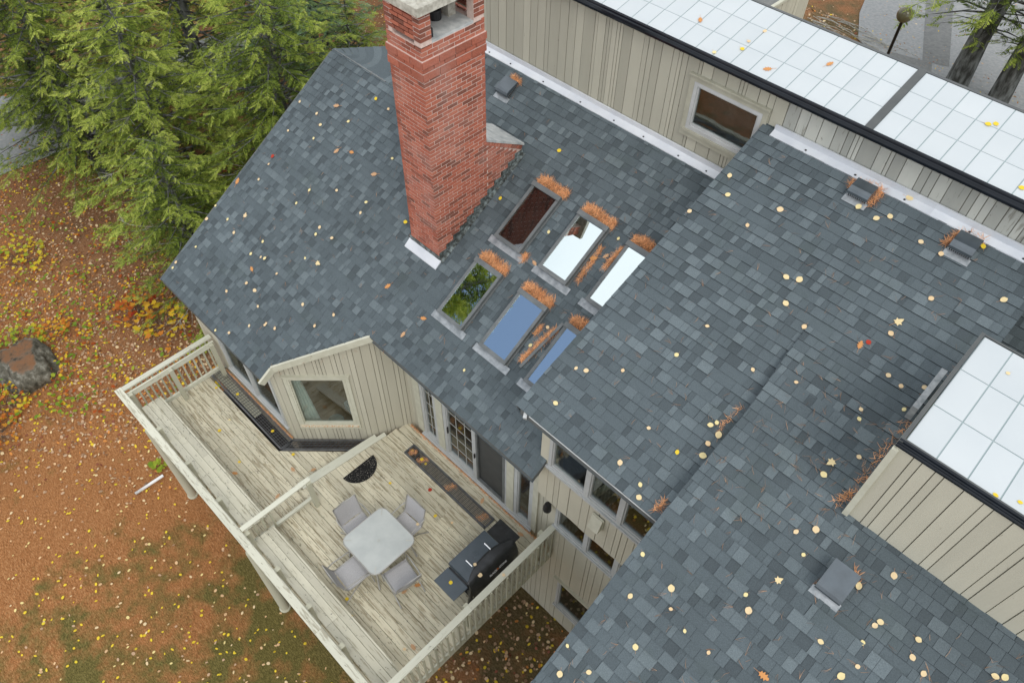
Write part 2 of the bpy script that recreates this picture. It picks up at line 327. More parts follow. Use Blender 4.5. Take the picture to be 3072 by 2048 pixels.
M['pine'] = mat_foliage('blue_green_pine_needles', [(0.0, (0.035, 0.065, 0.03)), (0.5, (0.10, 0.18, 0.08)), (1.0, (0.26, 0.38, 0.20))])
M['leaf'] = mat_foliage('autumn_leaf', [(0.0, (0.28, 0.10, 0.06)), (0.08, (0.45, 0.05, 0.03)), (0.16, (0.32, 0.20, 0.12)), (0.30, (0.56, 0.38, 0.24)), (0.45, (0.66, 0.28, 0.08)), (0.60, (0.78, 0.60, 0.36)), (0.75, (0.80, 0.68, 0.34)), (0.9, (0.80, 0.58, 0.05)), (1.0, (0.62, 0.62, 0.06))], 0.15)
M['shrub'] = mat_foliage('autumn_shrub_leaf', [(0.0, (0.30, 0.03, 0.015)), (0.25, (0.60, 0.20, 0.04)), (0.5, (0.72, 0.52, 0.04)), (0.75, (0.42, 0.48, 0.05)), (1.0, (0.12, 0.24, 0.03))], 0.3)
def mat_rock():
    m, t, b = new_mat('mossy_boulder', 0.9, 0.2); v = coords(t, (1, 1, 1), False, True); g = noise(t, v, 5, 6, 0.65)
    c = ramp(t, g, [(0.35, (0.045, 0.042, 0.03)), (0.52, (0.14, 0.13, 0.10)), (0.68, (0.32, 0.31, 0.26))])
    ge = N(t, 'ShaderNodeNewGeometry'); sx = N(t, 'ShaderNodeSeparateXYZ'); t.links.new(ge.outputs['Normal'], sx.inputs[0])
    k = math_node(t, 'MULTIPLY', math_node(t, 'SUBTRACT', math_node(t, 'ADD', sx.outputs[2], math_node(t, 'MULTIPLY', g, 0.5)), 1.13), 8.0, True)
    t.links.new(mixc(t, k, c, (0.20, 0.10, 0.05)), b.inputs['Base Color']); bump(t, b, g, 0.7, 0.05); return m
M['rock'] = mat_rock()
M['globe'] = simple('amber_globe', (0.09, 0.08, 0.04), (0.13, 0.12, 0.07), 2, 0.08, 0.5)
M['mat'] = simple('rubber_mat', (0.008, 0.008, 0.008), (0.55, 0.5, 0.42), 60, 0.85, lo=0.62, hi=0.68)

# ------------------------------------------------------------------ terrain and paving
def smooth(a, b, x):
    t = max(0.0, min(1.0, (x - a) / (b - a))); return t * t * (3 - 2 * t)
def ground_z(x, y):
    z = -3.4 + 3.9 * smooth(9.0, 16.0, y) * smooth(-17.0, -12.0, x)
    z += 0.10 * math.sin(x * 0.35 + 1.3) * math.cos(y * 0.4) * smooth(3, 6, abs(x + 6) + abs(y - 4)) * 0.6
    z -= 0.12 * smooth(-1.0, 1.2, y) * (1 - smooth(2, 5, y)) * smooth(-14, -11, x)
    return z
g = MB(); gx = [-90 + 6 * i for i in range(8)] + [-46 + 1.0 * i for i in range(62)] + [18 + 8 * i for i in range(10)]
gy = [-40 + 5 * i for i in range(6)] + [-12 + 1.0 * i for i in range(60)] + [50 + 10 * i for i in range(12)]
n0 = 0
for x in gx:
    for y in gy: g.v.append((x, y, ground_z(x, y)))
for i in range(len(gx) - 1):
    for j in range(len(gy) - 1):
        a = i * len(gy) + j; g.f.append((a, a + len(gy), a + len(gy) + 1, a + 1)); g.t.append(0.5)
tag(g.build('ground', M['ground'], smooth=True), kind='structure')
def sheet(name, pts, mat, dz):
    m_ = MB(); c = np.mean(np.array(pts), axis=0); K = 8
    ring = []
    for i in range(len(pts)):
        p, q = pts[i], pts[(i + 1) % len(pts)]
        for k in range(K): ring.append((p[0] + (q[0] - p[0]) * k / K, p[1] + (q[1] - p[1]) * k / K))
    R_ = 10
    for r in range(R_ + 1):
        for (x, y) in ring:
            X, Y = c[0] + (x - c[0]) * r / R_, c[1] + (y - c[1]) * r / R_; m_.v.append((X, Y, ground_z(X, Y) + dz))
    n = len(ring)
    for r in range(R_):
        for k in range(n): m_.f.append((r * n + k, r * n + (k + 1) % n, (r + 1) * n + (k + 1) % n, (r + 1) * n + k)); m_.t.append(0.5)
    return tag(m_.build(name, mat, smooth=True), kind='structure')
sheet('driveway', [(-9.5, 27.8), (-8.6, 26.0), (-5.5, 24.0), (6, 24.5), (12, 60), (-20, 60)], M['asphalt'], 0.03)
sheet('pavement', [(-9.3, 33.0), (-8.2, 33.0), (-5.6, 26.6), (-6.4, 26.3)], M['asphalt2'], 0.036)
sheet('pavement', [(-7.5, 26.0), (-7.0, 24.6), (-5.6, 25.2), (-6.1, 26.4)], M['asphalt2'], 0.04)
sheet('pavement', [(-3.6, 29.5), (-2.8, 29.5), (-1.0, 25.5), (-1.8, 25.2)], M['asphalt2'], 0.036)
sheet('path', [(-35.5, -3), (-32, 8), (-31, 15), (-28.5, 14), (-27.6, 8), (-28.2, 2.2), (-30.5, -4)], M['asphalt'], 0.04)
# ------------------------------------------------------------------ house
house = empty('house', (-6, 7, -3.4), 'tan wooden house with dark blue-grey shingle roofs, skylights and a tall brick chimney', 'house')
TL = math.tan(D2R(31.5)); TM = math.tan(D2R(21.5)); YT = 9.25
def zL(y): return 2.5 + TL * (y - 2.728)
def zM(y): return 7.61 + TM * (y - YT)
PR = [(0.2, 3.52), (2.04, 4.6), (4.3, 5.9), (6.2, 6.55), (7.12, 6.75)]
def zR(y):
    for (a, b), (c, d) in zip(PR[:-1], PR[1:]):
        if y <= c: return b + (d - b) * (y - a) / (c - a)
    return zM(y)
# --- shingles
shing = []      # (roof key, origin, u, t, n, width, thickness, tone)
EXP = 0.143
def lay(key, prof, xr, seed, holes=()):
    r = random.Random(seed); seg = []; L = 0
    for (a, b), (c, d) in zip(prof[:-1], prof[1:]):
        l = math.hypot(c - a, d - b); seg.append((L, L + l, a, b, (c - a) / l, (d - b) / l)); L += l
    def P(s):
        for (s0, s1, a, b, cy, sz) in seg:
            if s <= s1 + 1e-6: return a + (s - s0) * cy, b + (s - s0) * sz, cy, sz
        s0, s1, a, b, cy, sz = seg[-1]; return a + (s - s0) * cy, b + (s - s0) * sz, cy, sz
    s = 0.0
    sheet_ = MB()
    while s < L - 0.02:
        y, z, cy, sz = P(s); s2 = min(s + EXP, L); y2, z2, _, _ = P(s2)
        xa, xb = xr(y); xa2, xb2 = xr(y2)
        sheet_.face([(xa, y, z - 0.004), (xb, y, z - 0.004), (xb2, y2, z2 - 0.004), (xa2, y2, z2 - 0.004)], 0.3)
        # thickness of the roof deck below
        sheet_.face([(xa, y, z - 0.12), (xa2, y2, z2 - 0.12), (xb2, y2, z2 - 0.12), (xb, y, z - 0.12)], 0.1)
        x = xa - r.random() * 0.2; prevdark = False
        while x < xb:
            if r.random() < 0.05: w = r.uniform(0.26, 0.36); tn = r.uniform(0.4, 0.55); th = 0.007
            else:
                w = r.choice((0.075, 0.09, 0.11, 0.13, 0.15, 0.18)) * r.uniform(0.9, 1.12)
                k = r.random()
                if k < 0.20 and not prevdark: tn = r.uniform(0.05, 0.25); th = 0.008; prevdark = True
                elif k < 0.46: tn = r.uniform(0.75, 1.0); th = 0.016; prevdark = False
                else: tn = r.uniform(0.3, 0.72); th = r.choice((0.010, 0.014)); prevdark = False
            a, b = max(x, xa), min(x + w, xb); x += w
            if b - a < 0.015: continue
            shing.append((key, (a, y, z), (cy, sz), b - a, th, tn, s2 - s))
        s = s2
    return sheet_
def xrL(y):
    if y < 4.405:
        return (-12.87, -9.15 + (y - 2.98) * 0.979 if y > 2.98 else -9.16)
    return (-12.87, -3.72 if y < 4.73 else -3.87)
def xrL2(y): return (-9.9, -3.87)
rl = empty_part('roof', (-8, 5, 3.6), house)
sh = lay('L', [(2.729, 2.5), (4.404, zL(4.404))], xrL, 11); sh2 = lay('L', [(4.406, zL(4.406)), (7.84, zL(7.84))], xrL, 12)
sh3 = lay('L', [(7.84, zL(7.84)), (9.27, zL(9.27))], xrL2, 13)
for q in (sh2, sh3):
    n = len(sh.v); sh.v += q.v; sh.f += [tuple(i + n for i in f) for f in q.f]; sh.t += q.t
sh.build('roof_deck', M['shingle'], rl)
rm = empty_part('roof', (-3, 6.5, 6.5), house)
def xrM(y): return (-3.915 + 0.004 * (y - 4.2), -1.45 if y < 6.9 else (0.24 if y > 7.35 else 0.05))
sh = lay('M', [(4.18, zM(4.18)), (9.27, zM(9.27))], xrM, 21); sh.build('roof_deck', M['shingle'], rm)
rr = empty_part('roof', (0.5, 3.5, 5.4), house)
def xrR(y): return (-1.60 + 0.10 * smooth(0, 1, (7.12 - y) / 1.6), 6.5 if y < 5.4 else 0.03)
sh = lay('R', [(a, b + 0.02) for a, b in PR], xrR, 31); sh.build('roof_deck', M['shingle'], rr)
# lower roof beyond the right rake
rb = empty_part('roof', (2, 8.5, 6.0), house)
sh = lay('B', [(6.5, 5.75), (9.25, 5.75 + 2.75 * TM)], lambda y: (0.1, 6.5), 41); sh.build('roof_deck', M['shingle'], rb)
ROOFS = {'L': rl, 'M': rm, 'R': rr, 'B': rb}
def sh_frame(it):
    key, o, (cy, sz), w, th, tn, l = it
    return Vector(o), Vector((1, 0, 0)), Vector((0, cy, sz)), Vector((0, -sz, cy))
def sh_pts(o, u, t, n, w, th, l):
    g_ = 0.0015
    b = [o + u * g_ - n * 0.002, o + u * (w - g_) - n * 0.002, o + u * (w - g_) + t * (l + 0.02) - n * 0.002, o + u * g_ + t * (l + 0.02) - n * 0.002]
    tp = [o + u * g_ + n * th, o + u * (w - g_) + n * th, o + u * (w - g_) + t * (l + 0.02) + n * 0.001, o + u * g_ + t * (l + 0.02) + n * 0.001]
    return b, tp
def inview(p, mx=0.72, my=0.5):
    q = CAMR.transposed() @ (p - CAMP)
    return q.z < 0 and abs(q.x / -q.z) < mx and abs(q.y / -q.z) < my
shing.sort(key=lambda it: (0 if inview(Vector(it[1])) else 1, (Vector(it[1]) - CAMP).length / max(0.08, it[3])))
cache = {}; stuff = {k: MB() for k in ROOFS}
for i, it in enumerate(shing):
    o, u, t, n = sh_frame(it); key = it[0]
    if i < 300:
        wq = round(it[3], 2); tq = max(0.07, round(it[5] * 8) / 8); lq = round(it[6], 3); ck = (wq, it[4], tq, lq)
        if ck not in cache:
            m_ = MB(); b, tp = sh_pts(Vector((0, 0, 0)), Vector((1, 0, 0)), Vector((0, 1, 0)), Vector((0, 0, 1)), wq, it[4], lq); m_.hexa(b, tp, tq); m_.t[-4] = 0.0  # front butt face darkest: black asphalt edge plus painted shadow line under the course
            cache[ck] = m_.mesh('shingle', M['shingle'])
        MT = Matrix.Translation(o) @ Matrix((u, t, n)).transposed().to_4x4()
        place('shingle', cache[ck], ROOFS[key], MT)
    else:
        b, tp = sh_pts(o, u, t, n, it[3], it[4], it[6]); stuff[key].hexa(b, tp, it[5]); stuff[key].t[-4] = 0.0  # same darkened butt face, carrying the painted course shadow
for k, m_ in stuff.items():
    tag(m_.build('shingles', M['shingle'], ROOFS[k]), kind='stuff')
# ridge cricket behind the chimney
cr = MB(); A = Vector((-12.87, 7.86, zL(7.84))); B_ = Vector((-9.6, 7.86, zL(7.84))); Cc = Vector((-11.2, 8.35, 5.76)); Dd = Vector((-9.6, 9.2, 6.45))
for k in range(18):
    f0, f1 = k / 18, (k + 1) / 18
    def edge(f): return A.lerp(B_, f), A.lerp(Dd, f) + Vector((0, 0, 0.05 * math.sin(f * 3.1)))
    p0, q0 = edge(f0); p1, q1 = edge(f1)
    nseg = 5
    for j in range(nseg):
        a, b = j / nseg, (j + 1) / nseg
        bend = lambda g_, p, q: p.lerp(q, g_) + Vector((0.25 * math.sin(g_ * 3.14159) * 0.8, 0, 0.008))
        tn = random.Random(k * 7 + j // 3).choice((0.6, 0.8, 0.9, 1.0))
        lift = Vector((0, 0, 0.012))
        cr.face([bend(a, p0, q0) + lift, bend(a, p1, q1), bend(b, p1, q1), bend(b, p0, q0) + lift], tn)
tag(cr.build('cricket', M['shingle'], rl), 'curved shingled saddle at the top left of the roof')
cb = MB(); cb.face([Dd, A, (-12.87, 9.6, 4.6), (-9.6, 9.9, 5.0)], 0.4); cb.build('rear_slope', M['shingle'], rl)
cf = MB(); cf.beam(A + Vector((0.02, 0.02, 0.012)), (-11.15, 7.86, zL(7.84) + 0.012), 0.05, 0.02, tone=0.8); cf.build('flashing', M['curb'], rl)
# roof edges
ed = MB()
def edge_board(m_, p, q, h=0.16, w=0.03): m_.beam(Vector(p) - Vector((0, 0, h / 2 + 0.006)), Vector(q) - Vector((0, 0, h / 2 + 0.006)), w, h)
edge_board(ed, (-12.87, 2.74, zL(2.74)), (-12.87, 7.84, zL(7.84))); edge_board(ed, (-12.87, 2.75, zL(2.75)), (-9.18, 2.75, zL(2.75)))
edge_board(ed, (-7.70, 4.425, zL(4.425)), (-3.74, 4.425, zL(4.425)), 0.10); edge_board(ed, (-3.735, 4.43, zL(4.43)), (-3.735, 4.71, zL(4.71)), 0.10)
ed.build('fascia', M['fascia'], rl)['kind'] = 'stuff'
ed = MB(); edge_board(ed, (-3.895, 4.2, zM(4.2)), (-3.875, 9.2, zM(9.2))); ed.build('fascia', M['fascia'], rm); ed = MB(); edge_board(ed, (-3.83, 4.2, zM(4.2)), (-1.4, 4.2, zM(4.2)), 0.14)
ed.build('fascia', M['fascia'], rm)
dp = MB(); dp.beam((-3.66, 4.17, zM(4.17) + 0.005), (-1.45, 4.17, zM(4.17) + 0.002), 0.010, 0.012); dp.beam((-3.80, 4.3, zM(4.3) - 0.08), (-3.72, 4.16, zM(4.16) - 0.10), 0.05, 0.14); dp.build('drip_edge', M['winframe'], rm)
ed = MB(); edge_board(ed, (-1.475, 0.2, zR(0.2)), (-1.475, 5.0, zR(5.0)), 0.18); ed.build('fascia', M['fascia'], rr); ed = MB(); edge_board(ed, (-1.45, 0.22, zR(0.22)), (6.4, 0.22, zR(0.22)), 0.18); ed.build('fascia', M['fascia'], rr)
dp = MB(); dp.beam((-1.50, 0.2, zR(0.2) + 0.0), (-1.50, 2.03, zR(2.03) + 0.0), 0.008, 0.03)
dp.build('drip_edge', M['flash_grey'], rr)
# --- siding walls
def siding(name, p0, d, s0, s1, bot, top, holes=(), mat='siding', seed=3, widths=(0.09, 0.14, 0.19, 0.24), parent=house, th=0.02, gap=0.010):
    """p0 + d*s runs along the wall; boards stand proud on the side given by d rotated -90 degrees."""
    r = random.Random(seed); d = Vector((d[0], d[1], 0)).normalized(); nn = Vector((d.y, -d.x, 0)); p0 = Vector((p0[0], p0[1], 0))
    def hx(m_, a, b, za0, za1, zb0, zb1, off, t_, tone):
        P = lambda s_, z_, o_: p0 + d * s_ + nn * o_ + Vector((0, 0, z_))
        m_.hexa([P(a, za0, off - t_), P(b, zb0, off - t_), P(b, zb0, off), P(a, za0, off)], [P(a, za1, off - t_), P(b, zb1, off - t_), P(b, zb1, off), P(a, za1, off)], tone)
    back = MB(); brk = sorted({s0, s1} | {h[0] for h in holes} | {h[1] for h in holes}); segs = []
    for a, b in zip(brk[:-1], brk[1:]):
        if b - a > 0.001: segs.append((a, b))
    def spans(a, b):
        m = (a + b) / 2; hs = sorted([h for h in holes if h[0] - 1e-6 <= m <= h[1] + 1e-6], key=lambda h: h[2]); out_ = []; cur = None
        for h in hs: out_.append((cur, h[2])); cur = h[3]
        out_.append((cur, None)); return out_
    w_ = empty_part(name, p0 + d * ((s0 + s1) / 2) + Vector((0, 0, bot(s0))), parent)
    for a, b in segs:
        for lo, hi in spans(a, b):
            hx(back, a, b, bot(a) if lo is None else lo, top(a) if hi is None else hi, bot(b) if lo is None else lo, top(b) if hi is None else hi, -0.018, 0.06, 0.5)
        x = a
        while x < b - 0.03:
            w = min(r.choice(widths) * r.uniform(0.92, 1.08), b - x)
            if b - x - w < 0.05: w = b - x
            tone = r.uniform(0.15, 0.9)
            for lo, hi in spans(x, x + w):
                za0, za1 = (bot(x) if lo is None else lo), (top(x) if hi is None else hi); zb0, zb1 = (bot(x + w) if lo is None else lo), (top(x + w) if hi is None else hi)
                if za1 - za0 < 0.02 and zb1 - zb0 < 0.02: continue
                m_ = MB(); hx(m_, x + gap / 2, x + w - gap / 2, za0, max(za1, za0 + 0.01), zb0, max(zb1, zb0 + 0.01), r.choice((0, 0, 0.005)), th, tone)
                m_.build('siding_board', M[mat] if isinstance(mat, str) else M[mat(x)], w_, origin=p0 + d * (x + w / 2) + Vector((0, 0, za0)))
            x += w
    back.build('sheathing', M['groove'], w_)
    return w_
def window(p0, d, s0, s1, z0, z1, parent=house, fw=0.07, off=0.03, grid=None, mat='winframe', glass='glass', sill=None, mull=(), trim=None, name='window', dep=0.0, trimmat='trim'):
    d = Vector((d[0], d[1], 0)).normalized(); nn = Vector((d.y, -d.x, 0)); p0 = Vector((p0[0], p0[1], 0)); Z = Vector((0, 0, 1))
    def B(m_, a, b, c, e_, o0, o1, tone=0.5): m_.obox(p0 + d * (a + b) / 2 + nn * (o0 + o1) / 2 + Z * (c + e_) / 2, d * (b - a) / 2, nn * (o1 - o0) / 2, Z * (e_ - c) / 2, tone)
    w_ = empty_part(name, p0 + d * (s0 + s1) / 2 + Z * z0, parent)
    f = MB(); B(f, s0, s1, z0, z0 + fw, -0.05, off); B(f, s0, s1, z1 - fw, z1, -0.05, off); B(f, s0, s0 + fw, z0 + fw, z1 - fw, -0.05, off); B(f, s1 - fw, s1, z0 + fw, z1 - fw, -0.05, off)
    for m in mull: B(f, m - fw * 0.7, m + fw * 0.7, z0 + fw, z1 - fw, -0.05, off + 0.004)
    f.build('frame', M[mat], w_)
    sf = MB(); e_ = fw + 0.022
    xs = [s0] + list(mull) + [s1]
    for k, (a, b) in enumerate(zip(xs[:-1], xs[1:])):
        a2 = a + (fw if k == 0 else fw * 0.7); b2 = b - (fw if k == len(xs) - 2 else fw * 0.7)
        for q in ((a2, a2 + 0.025, z0 + fw, z1 - fw), (b2 - 0.025, b2, z0 + fw, z1 - fw), (a2 + 0.025, b2 - 0.025, z0 + fw, z0 + fw + 0.035), (a2 + 0.025, b2 - 0.025, z1 - fw - 0.025, z1 - fw)): B(sf, *q, -0.045, off - 0.02)
        pn = MB(); B(pn, a2 + 0.02, b2 - 0.02, z0 + fw + 0.02, z1 - fw - 0.02, -0.03, -0.022); pn.build('pane', M[glass], w_)
        if grid:
            gm = MB(); nx, nz = grid
            for i in range(1, nx): x_ = a2 + (b2 - a2) * i / nx; B(gm, x_ - 0.007, x_ + 0.007, z0 + fw, z1 - fw, -0.019, -0.011)
            for i in range(1, nz): z_ = z0 + fw + (z1 - z0 - 2 * fw) * i / nz; B(gm, a2, b2, z_ - 0.007, z_ + 0.007, -0.020, -0.012)
            gm.build('muntin', M['grid_white'], w_)
    sf.build('sash', M[mat], w_)
    if sill: sm = MB(); B(sm, s0 - 0.04, s1 + 0.04, z0 - 0.05, z0 - 0.003, -0.02, 0.055); sm.build('sill', M[sill], w_)
    if trim:
        tm = MB(); tw = trim; B(tm, s0 - tw, s1 + tw, z1 + 0.002, z1 + tw, 0, 0.035); B(tm, s0 - tw, s1 + tw, z0 - tw - 0.05, z0 - 0.052, 0, 0.035)
        B(tm, s0 - tw, s0 - 0.002, z0 - 0.052, z1 + 0.002, 0, 0.03); B(tm, s1 + 0.002, s1 + tw, z0 - 0.052, z1 + 0.002, 0, 0.03); B(tm, s0 - tw - 0.02, s1 + tw + 0.02, z1 + tw, z1 + tw + 0.025, 0, 0.06)
        tm.build('trim', M[trimmat], w_)
    return w_
GZ = -3.6
# wall beside the lower deck
h1 = [(0.95, 3.2, 0.20, 1.95)]
siding('wall', (-12.72, 3.0), (1, 0), 0, 3.31, lambda s: GZ, lambda s: zL(3.0) - 0.13, h1, seed=5)
window((-12.72, 3.0), (1, 0), 0.95, 3.2, 0.20, 1.95, mull=(2.08,), sill='winframe')
siding('wall', (-12.72, 7.8), (0, -1), 0, 4.8, lambda s: GZ, lambda s: zL(7.8 - s) - 0.14, seed=6)
# diagonal wall with the picture window
dg = Vector((1, 1, 0)).normalized()
h2 = [(0.30, 1.45, 0.42, 2.06)]
siding('wall', (-9.41, 3.0), (1, 1), 0, 1.71, lambda s: -0.3, lambda s: zL(3.0 + s * 0.7071) - 0.02 - 0.10, h2, seed=8, widths=(0.07, 0.1, 0.15))
window((-9.41, 3.0), (1, 1), 0.30, 1.45, 0.42, 2.06, fw=0.04, mat='trim', sill='sill_bare', trim=0.075)
siding('wall', (-8.20, 4.21), (0.41, 0.87), 0, 0.975, lambda s: -0.3, lambda s: min(zL(4.21 + s * 0.9), 3.9) - 0.12, (), seed=9, widths=(0.09, 0.15, 0.2))
bt = MB()
def on_dg(s, z, o): return Vector((-9.41, 3.0, 0)) + dg * s + Vector((0.7071, -0.7071, 0)) * o + Vector((0, 0, z))
tp0 = Vector((-9.14, 2.70, zL(2.70) - 0.07)); tp1 = Vector((-9.13, 3.0, zL(3.0) - 0.06)); tp2 = Vector((-7.76, 4.43, zL(4.43) - 0.06))
bt.beam(tp1, tp2, 0.05, 0.15); bt.beam(tp0, tp1, 0.05, 0.15); bt.build('barge_board', M['trim'], rl)
sf_ = MB(); sf_.face([tp1 + Vector((0, 0, -0.05)), on_dg(0, zL(3.0) - 0.12, 0), on_dg(1.71, zL(4.21) - 0.12, 0), tp2 + Vector((0, 0, -0.05))]); sf_.build('soffit', M['trim'], rl)
# recessed wall with sliding doors, then the lower wall of the right block
X0 = -7.81
def hS(a, b, c, d_): return (a - X0, b - X0, c, d_)
h3 = [hS(-7.41, -6.93, 0.02, 2.15), hS(-6.72, -4.92, 0.02, 2.15), hS(-4.72, -4.23, 0.02, 2.15), hS(-3.67, -1.5, 1.02, 2.3), hS(-3.40, -2.45, -2.48, -1.15)]
siding('wall', (X0, 5.08), (1, 0), 0, 7.7, lambda s: GZ, lambda s: 3.85 if s < 3.95 else 2.62, h3, seed=14, widths=(0.09, 0.14, 0.2, 0.26))
Wd = lambda a, b, c, d_, **k: window((X0, 5.08), (1, 0), a - X0, b - X0, c, d_, **k)
Wd(-7.41, -6.93, 0.02, 2.15, fw=0.085, grid=(2, 5)); Wd(-4.72, -4.23, 0.02, 2.15, fw=0.085)
door = Wd(-6.72, -4.92, 0.02, 2.15, fw=0.09, mull=(-5.81 - X0,), grid=(3, 5), name='sliding_door')
sc_ = MB(); sc_.box(-5.72, -5.01, 5.084, 5.089, 0.12, 2.05); sc_.build('screen', M['screen'], door)
sf2 = MB()
for q in ((-5.76, -5.71, 0.10, 2.06), (-5.02, -4.97, 0.10, 2.06), (-5.71, -5.02, 0.10, 0.17), (-5.71, -5.02, 1.99, 2.06)): sf2.box(q[0], q[1], 5.035, 5.075, q[2], q[3])
sf2.build('screen_frame', M['curb'], door)
hd = MB(); hd.box(-6.60, -6.575, 5.02, 5.05, 0.95, 1.15); hd.box(-5.79, -5.77, 5.0, 5.03, 0.95, 1.1); hd.build('handle', M['black'], door)
sl = MB(); sl.box(-7.45, -4.20, 4.985, 5.06, 0.0, 0.035); sl.box(-7.43, -4.21, 5.02, 5.075, 0.035, 0.075); sl.build('threshold', M['winframe'], house)
for a, b in ((-6.925, -6.725), (-4.915, -4.725), (-7.60, -7.415), (-4.225, -4.10)):
    jb = MB(); jb.box(a, b, 5.04, 5.075, 0.04, 2.3); jb.build('door_trim', M['trim'], house)
Wd(-3.67, -1.5, 1.02, 2.3, mull=(-2.94 - X0, -2.26 - X0), sill='winframe', fw=0.06); Wd(-3.40, -2.45, -2.48, -1.15, fw=0.055, sill='winframe')
ht = MB(); ht.box(-3.5, -2.35, 5.02, 5.09, -1.13, -1.09); ht.build('head_trim', M['trim'], house)
# upper band wall (overhangs the wall below)
XU = -3.86; h5 = [(0.19, 3.4, 3.66, 5.2)]
siding('wall', (XU, 4.72), (1, 0), 0, 3.8, lambda s: 2.52 + 0.02 * random.Random(int(s * 31)).random(), lambda s: zM(4.72) - 0.14, h5, seed=17, widths=(0.1, 0.14, 0.2, 0.27))
window((XU, 4.72), (1, 0), 0.19, 3.4, 3.66, 5.2, mull=(0.965, 1.60, 2.4), sill='winframe', fw=0.06)
siding('wall', (XU, 9.2), (0, -1), 0, 4.46, lambda s: zL(9.2 - s), lambda s: zM(9.2 - s) - 0.13, seed=18)
so = MB(); so.box(XU, 0, 4.75, 5.06, 2.46, 2.52); so.build('soffit', M['trim'], house)
vb = MB(); vb.hexa([(-2.70, 4.70, 3.12), (-2.50, 4.70, 3.12), (-2.50, 4.58, 3.12), (-2.70, 4.58, 3.12)], [(-2.70, 4.70, 3.42), (-2.50, 4.70, 3.42), (-2.50, 4.67, 3.42), (-2.70, 4.67, 3.42)]); vb.box(-2.715, -2.485, 4.69, 4.70, 3.10, 3.44)
tag(vb.build('vent_hood', M['trim'], house, fixn=True), 'cream plastic vent hood under the upper window')
wl = MB(); wl.lathe((-3.80, 4.96, 1.60), [(0.0, 0.22), (0.05, 0.21), (0.075, 0.12), (0.08, 0.0), (0.0, 0.0)], 12); wl.box(-3.83, -3.77, 4.98, 5.055, 1.74, 1.80); tag(wl.build('wall_lamp', M['black'], house), 'small black bell-shaped lamp on the wall')
# walls of the right wing under its roof
siding('wall', (-1.15, 5.0), (0, -1), 0, 4.2, lambda s: GZ, lambda s: zR(5.0 - s) - 0.25, seed=19)
siding('wall', (-1.15, 0.8), (1, 0), 0, 7.3, lambda s: GZ, lambda s: zR(0.8) - 0.2, seed=20)
# tall rear block
TX = -10.0
hT = [(4.87, 6.06, 6.93, 7.74)]
siding('wall', (TX, 9.25), (1, 0), 0, 14.5, lambda s: (zL(9.25) if s < 6.2 else zM(9.25)) - 0.05, lambda s: 8.06, hT, mat=lambda x: 'siding_tall' if x < 6.25 else 'siding_bare', seed=23, widths=(0.06, 0.1, 0.16, 0.2, 0.24))
window((TX, 9.25), (1, 0), 4.87, 6.06, 6.93, 7.74, fw=0.06, trim=0.085, sill='trim_old', trimmat='trim_old')
siding('wall', (TX, 13.0), (0, -1), 0, 3.75, lambda s: GZ, lambda s: 8.0, seed=24)
bk = MB(); bk.box(TX, 4.5, 10.44, 10.48, -0.5, 8.3); bk.box(4.46, 4.5, 9.3, 10.44, GZ, 8.2); bk.build('rear_wall', M['siding'], house)
T12 = math.tan(D2R(12))
def zS(y): return 8.2 + T12 * (y - 9.1)
# --- translucent panel roofs
kal = empty_part('panel_roof', (-3, 9.8, 8.3), house)
def kalgrid(parent, x0, x1, ys, zf, dx, thick=0.05, start=None):
    xs = [x0]; x = (start if start is not None else x0 + dx)
    while x < x1 - 0.02: xs.append(x); x += dx
    xs.append(x1)
    for a, b in zip(xs[:-1], xs[1:]):
        for c, d_ in zip(ys[:-1], ys[1:]):
            m_ = MB(); g_ = 0.007
            m_.hexa([(a + g_, c + g_, zf(c) - thick), (b - g_, c + g_, zf(c) - thick), (b - g_, d_ - g_, zf(d_) - thick), (a + g_, d_ - g_, zf(d_) - thick)],
                    [(a + g_, c + g_, zf(c)), (b - g_, c + g_, zf(c)), (b - g_, d_ - g_, zf(d_)), (a + g_, d_ - g_, zf(d_))], 0.5 + rnd.uniform(-.3, .3))
            m_.build('panel', M['kal'], parent, origin=((a + b) / 2, (c + d_) / 2, zf((c + d_) / 2)))
    base = MB(); c, d_ = ys[0], ys[-1]
    base.hexa([(x0, c, zf(c) - thick - 0.02), (x1, c, zf(c) - thick - 0.02), (x1, d_, zf(d_) - thick - 0.02), (x0, d_, zf(d_) - thick - 0.02)], [(x0, c, zf(c) - 0.006), (x1, c, zf(c) - 0.006), (x1, d_, zf(d_) - 0.006), (x0, d_, zf(d_) - 0.006)])
    base.build('panel_grid', M['kal_bar'], parent)
YS = [9.22, 9.65, 10.09, 10.51]
kalgrid(kal, -10.0, -2.55, YS, zS, 0.30, start=-10.0 + 0.25); kalgrid(kal, -2.44, 4.5, YS, zS, 0.30, start=-2.14)
st_ = MB(); st_.hexa([(-2.55, 9.18, zS(9.18) - 0.05), (-2.44, 9.18, zS(9.18) - 0.05), (-2.44, 10.53, zS(10.53) - 0.05), (-2.55, 10.53, zS(10.53) - 0.05)], [(-2.55, 9.18, zS(9.18) + 0.012), (-2.44, 9.18, zS(9.18) + 0.012), (-2.44, 10.53, zS(10.53) + 0.012), (-2.55, 10.53, zS(10.53) + 0.012)]); st_.build('joint_strip', M['dark_bronze'], kal)
te = MB(); te.box(-10.02, 4.5, 10.51, 10.56, zS(10.5) - 0.1, zS(10.5) + 0.01); te.box(-10.04, -10.0, 9.2, 10.5, zS(9.2) - 0.08, zS(9.2) + 0.03); te.build('edge_trim', M['dark_bronze'], kal)
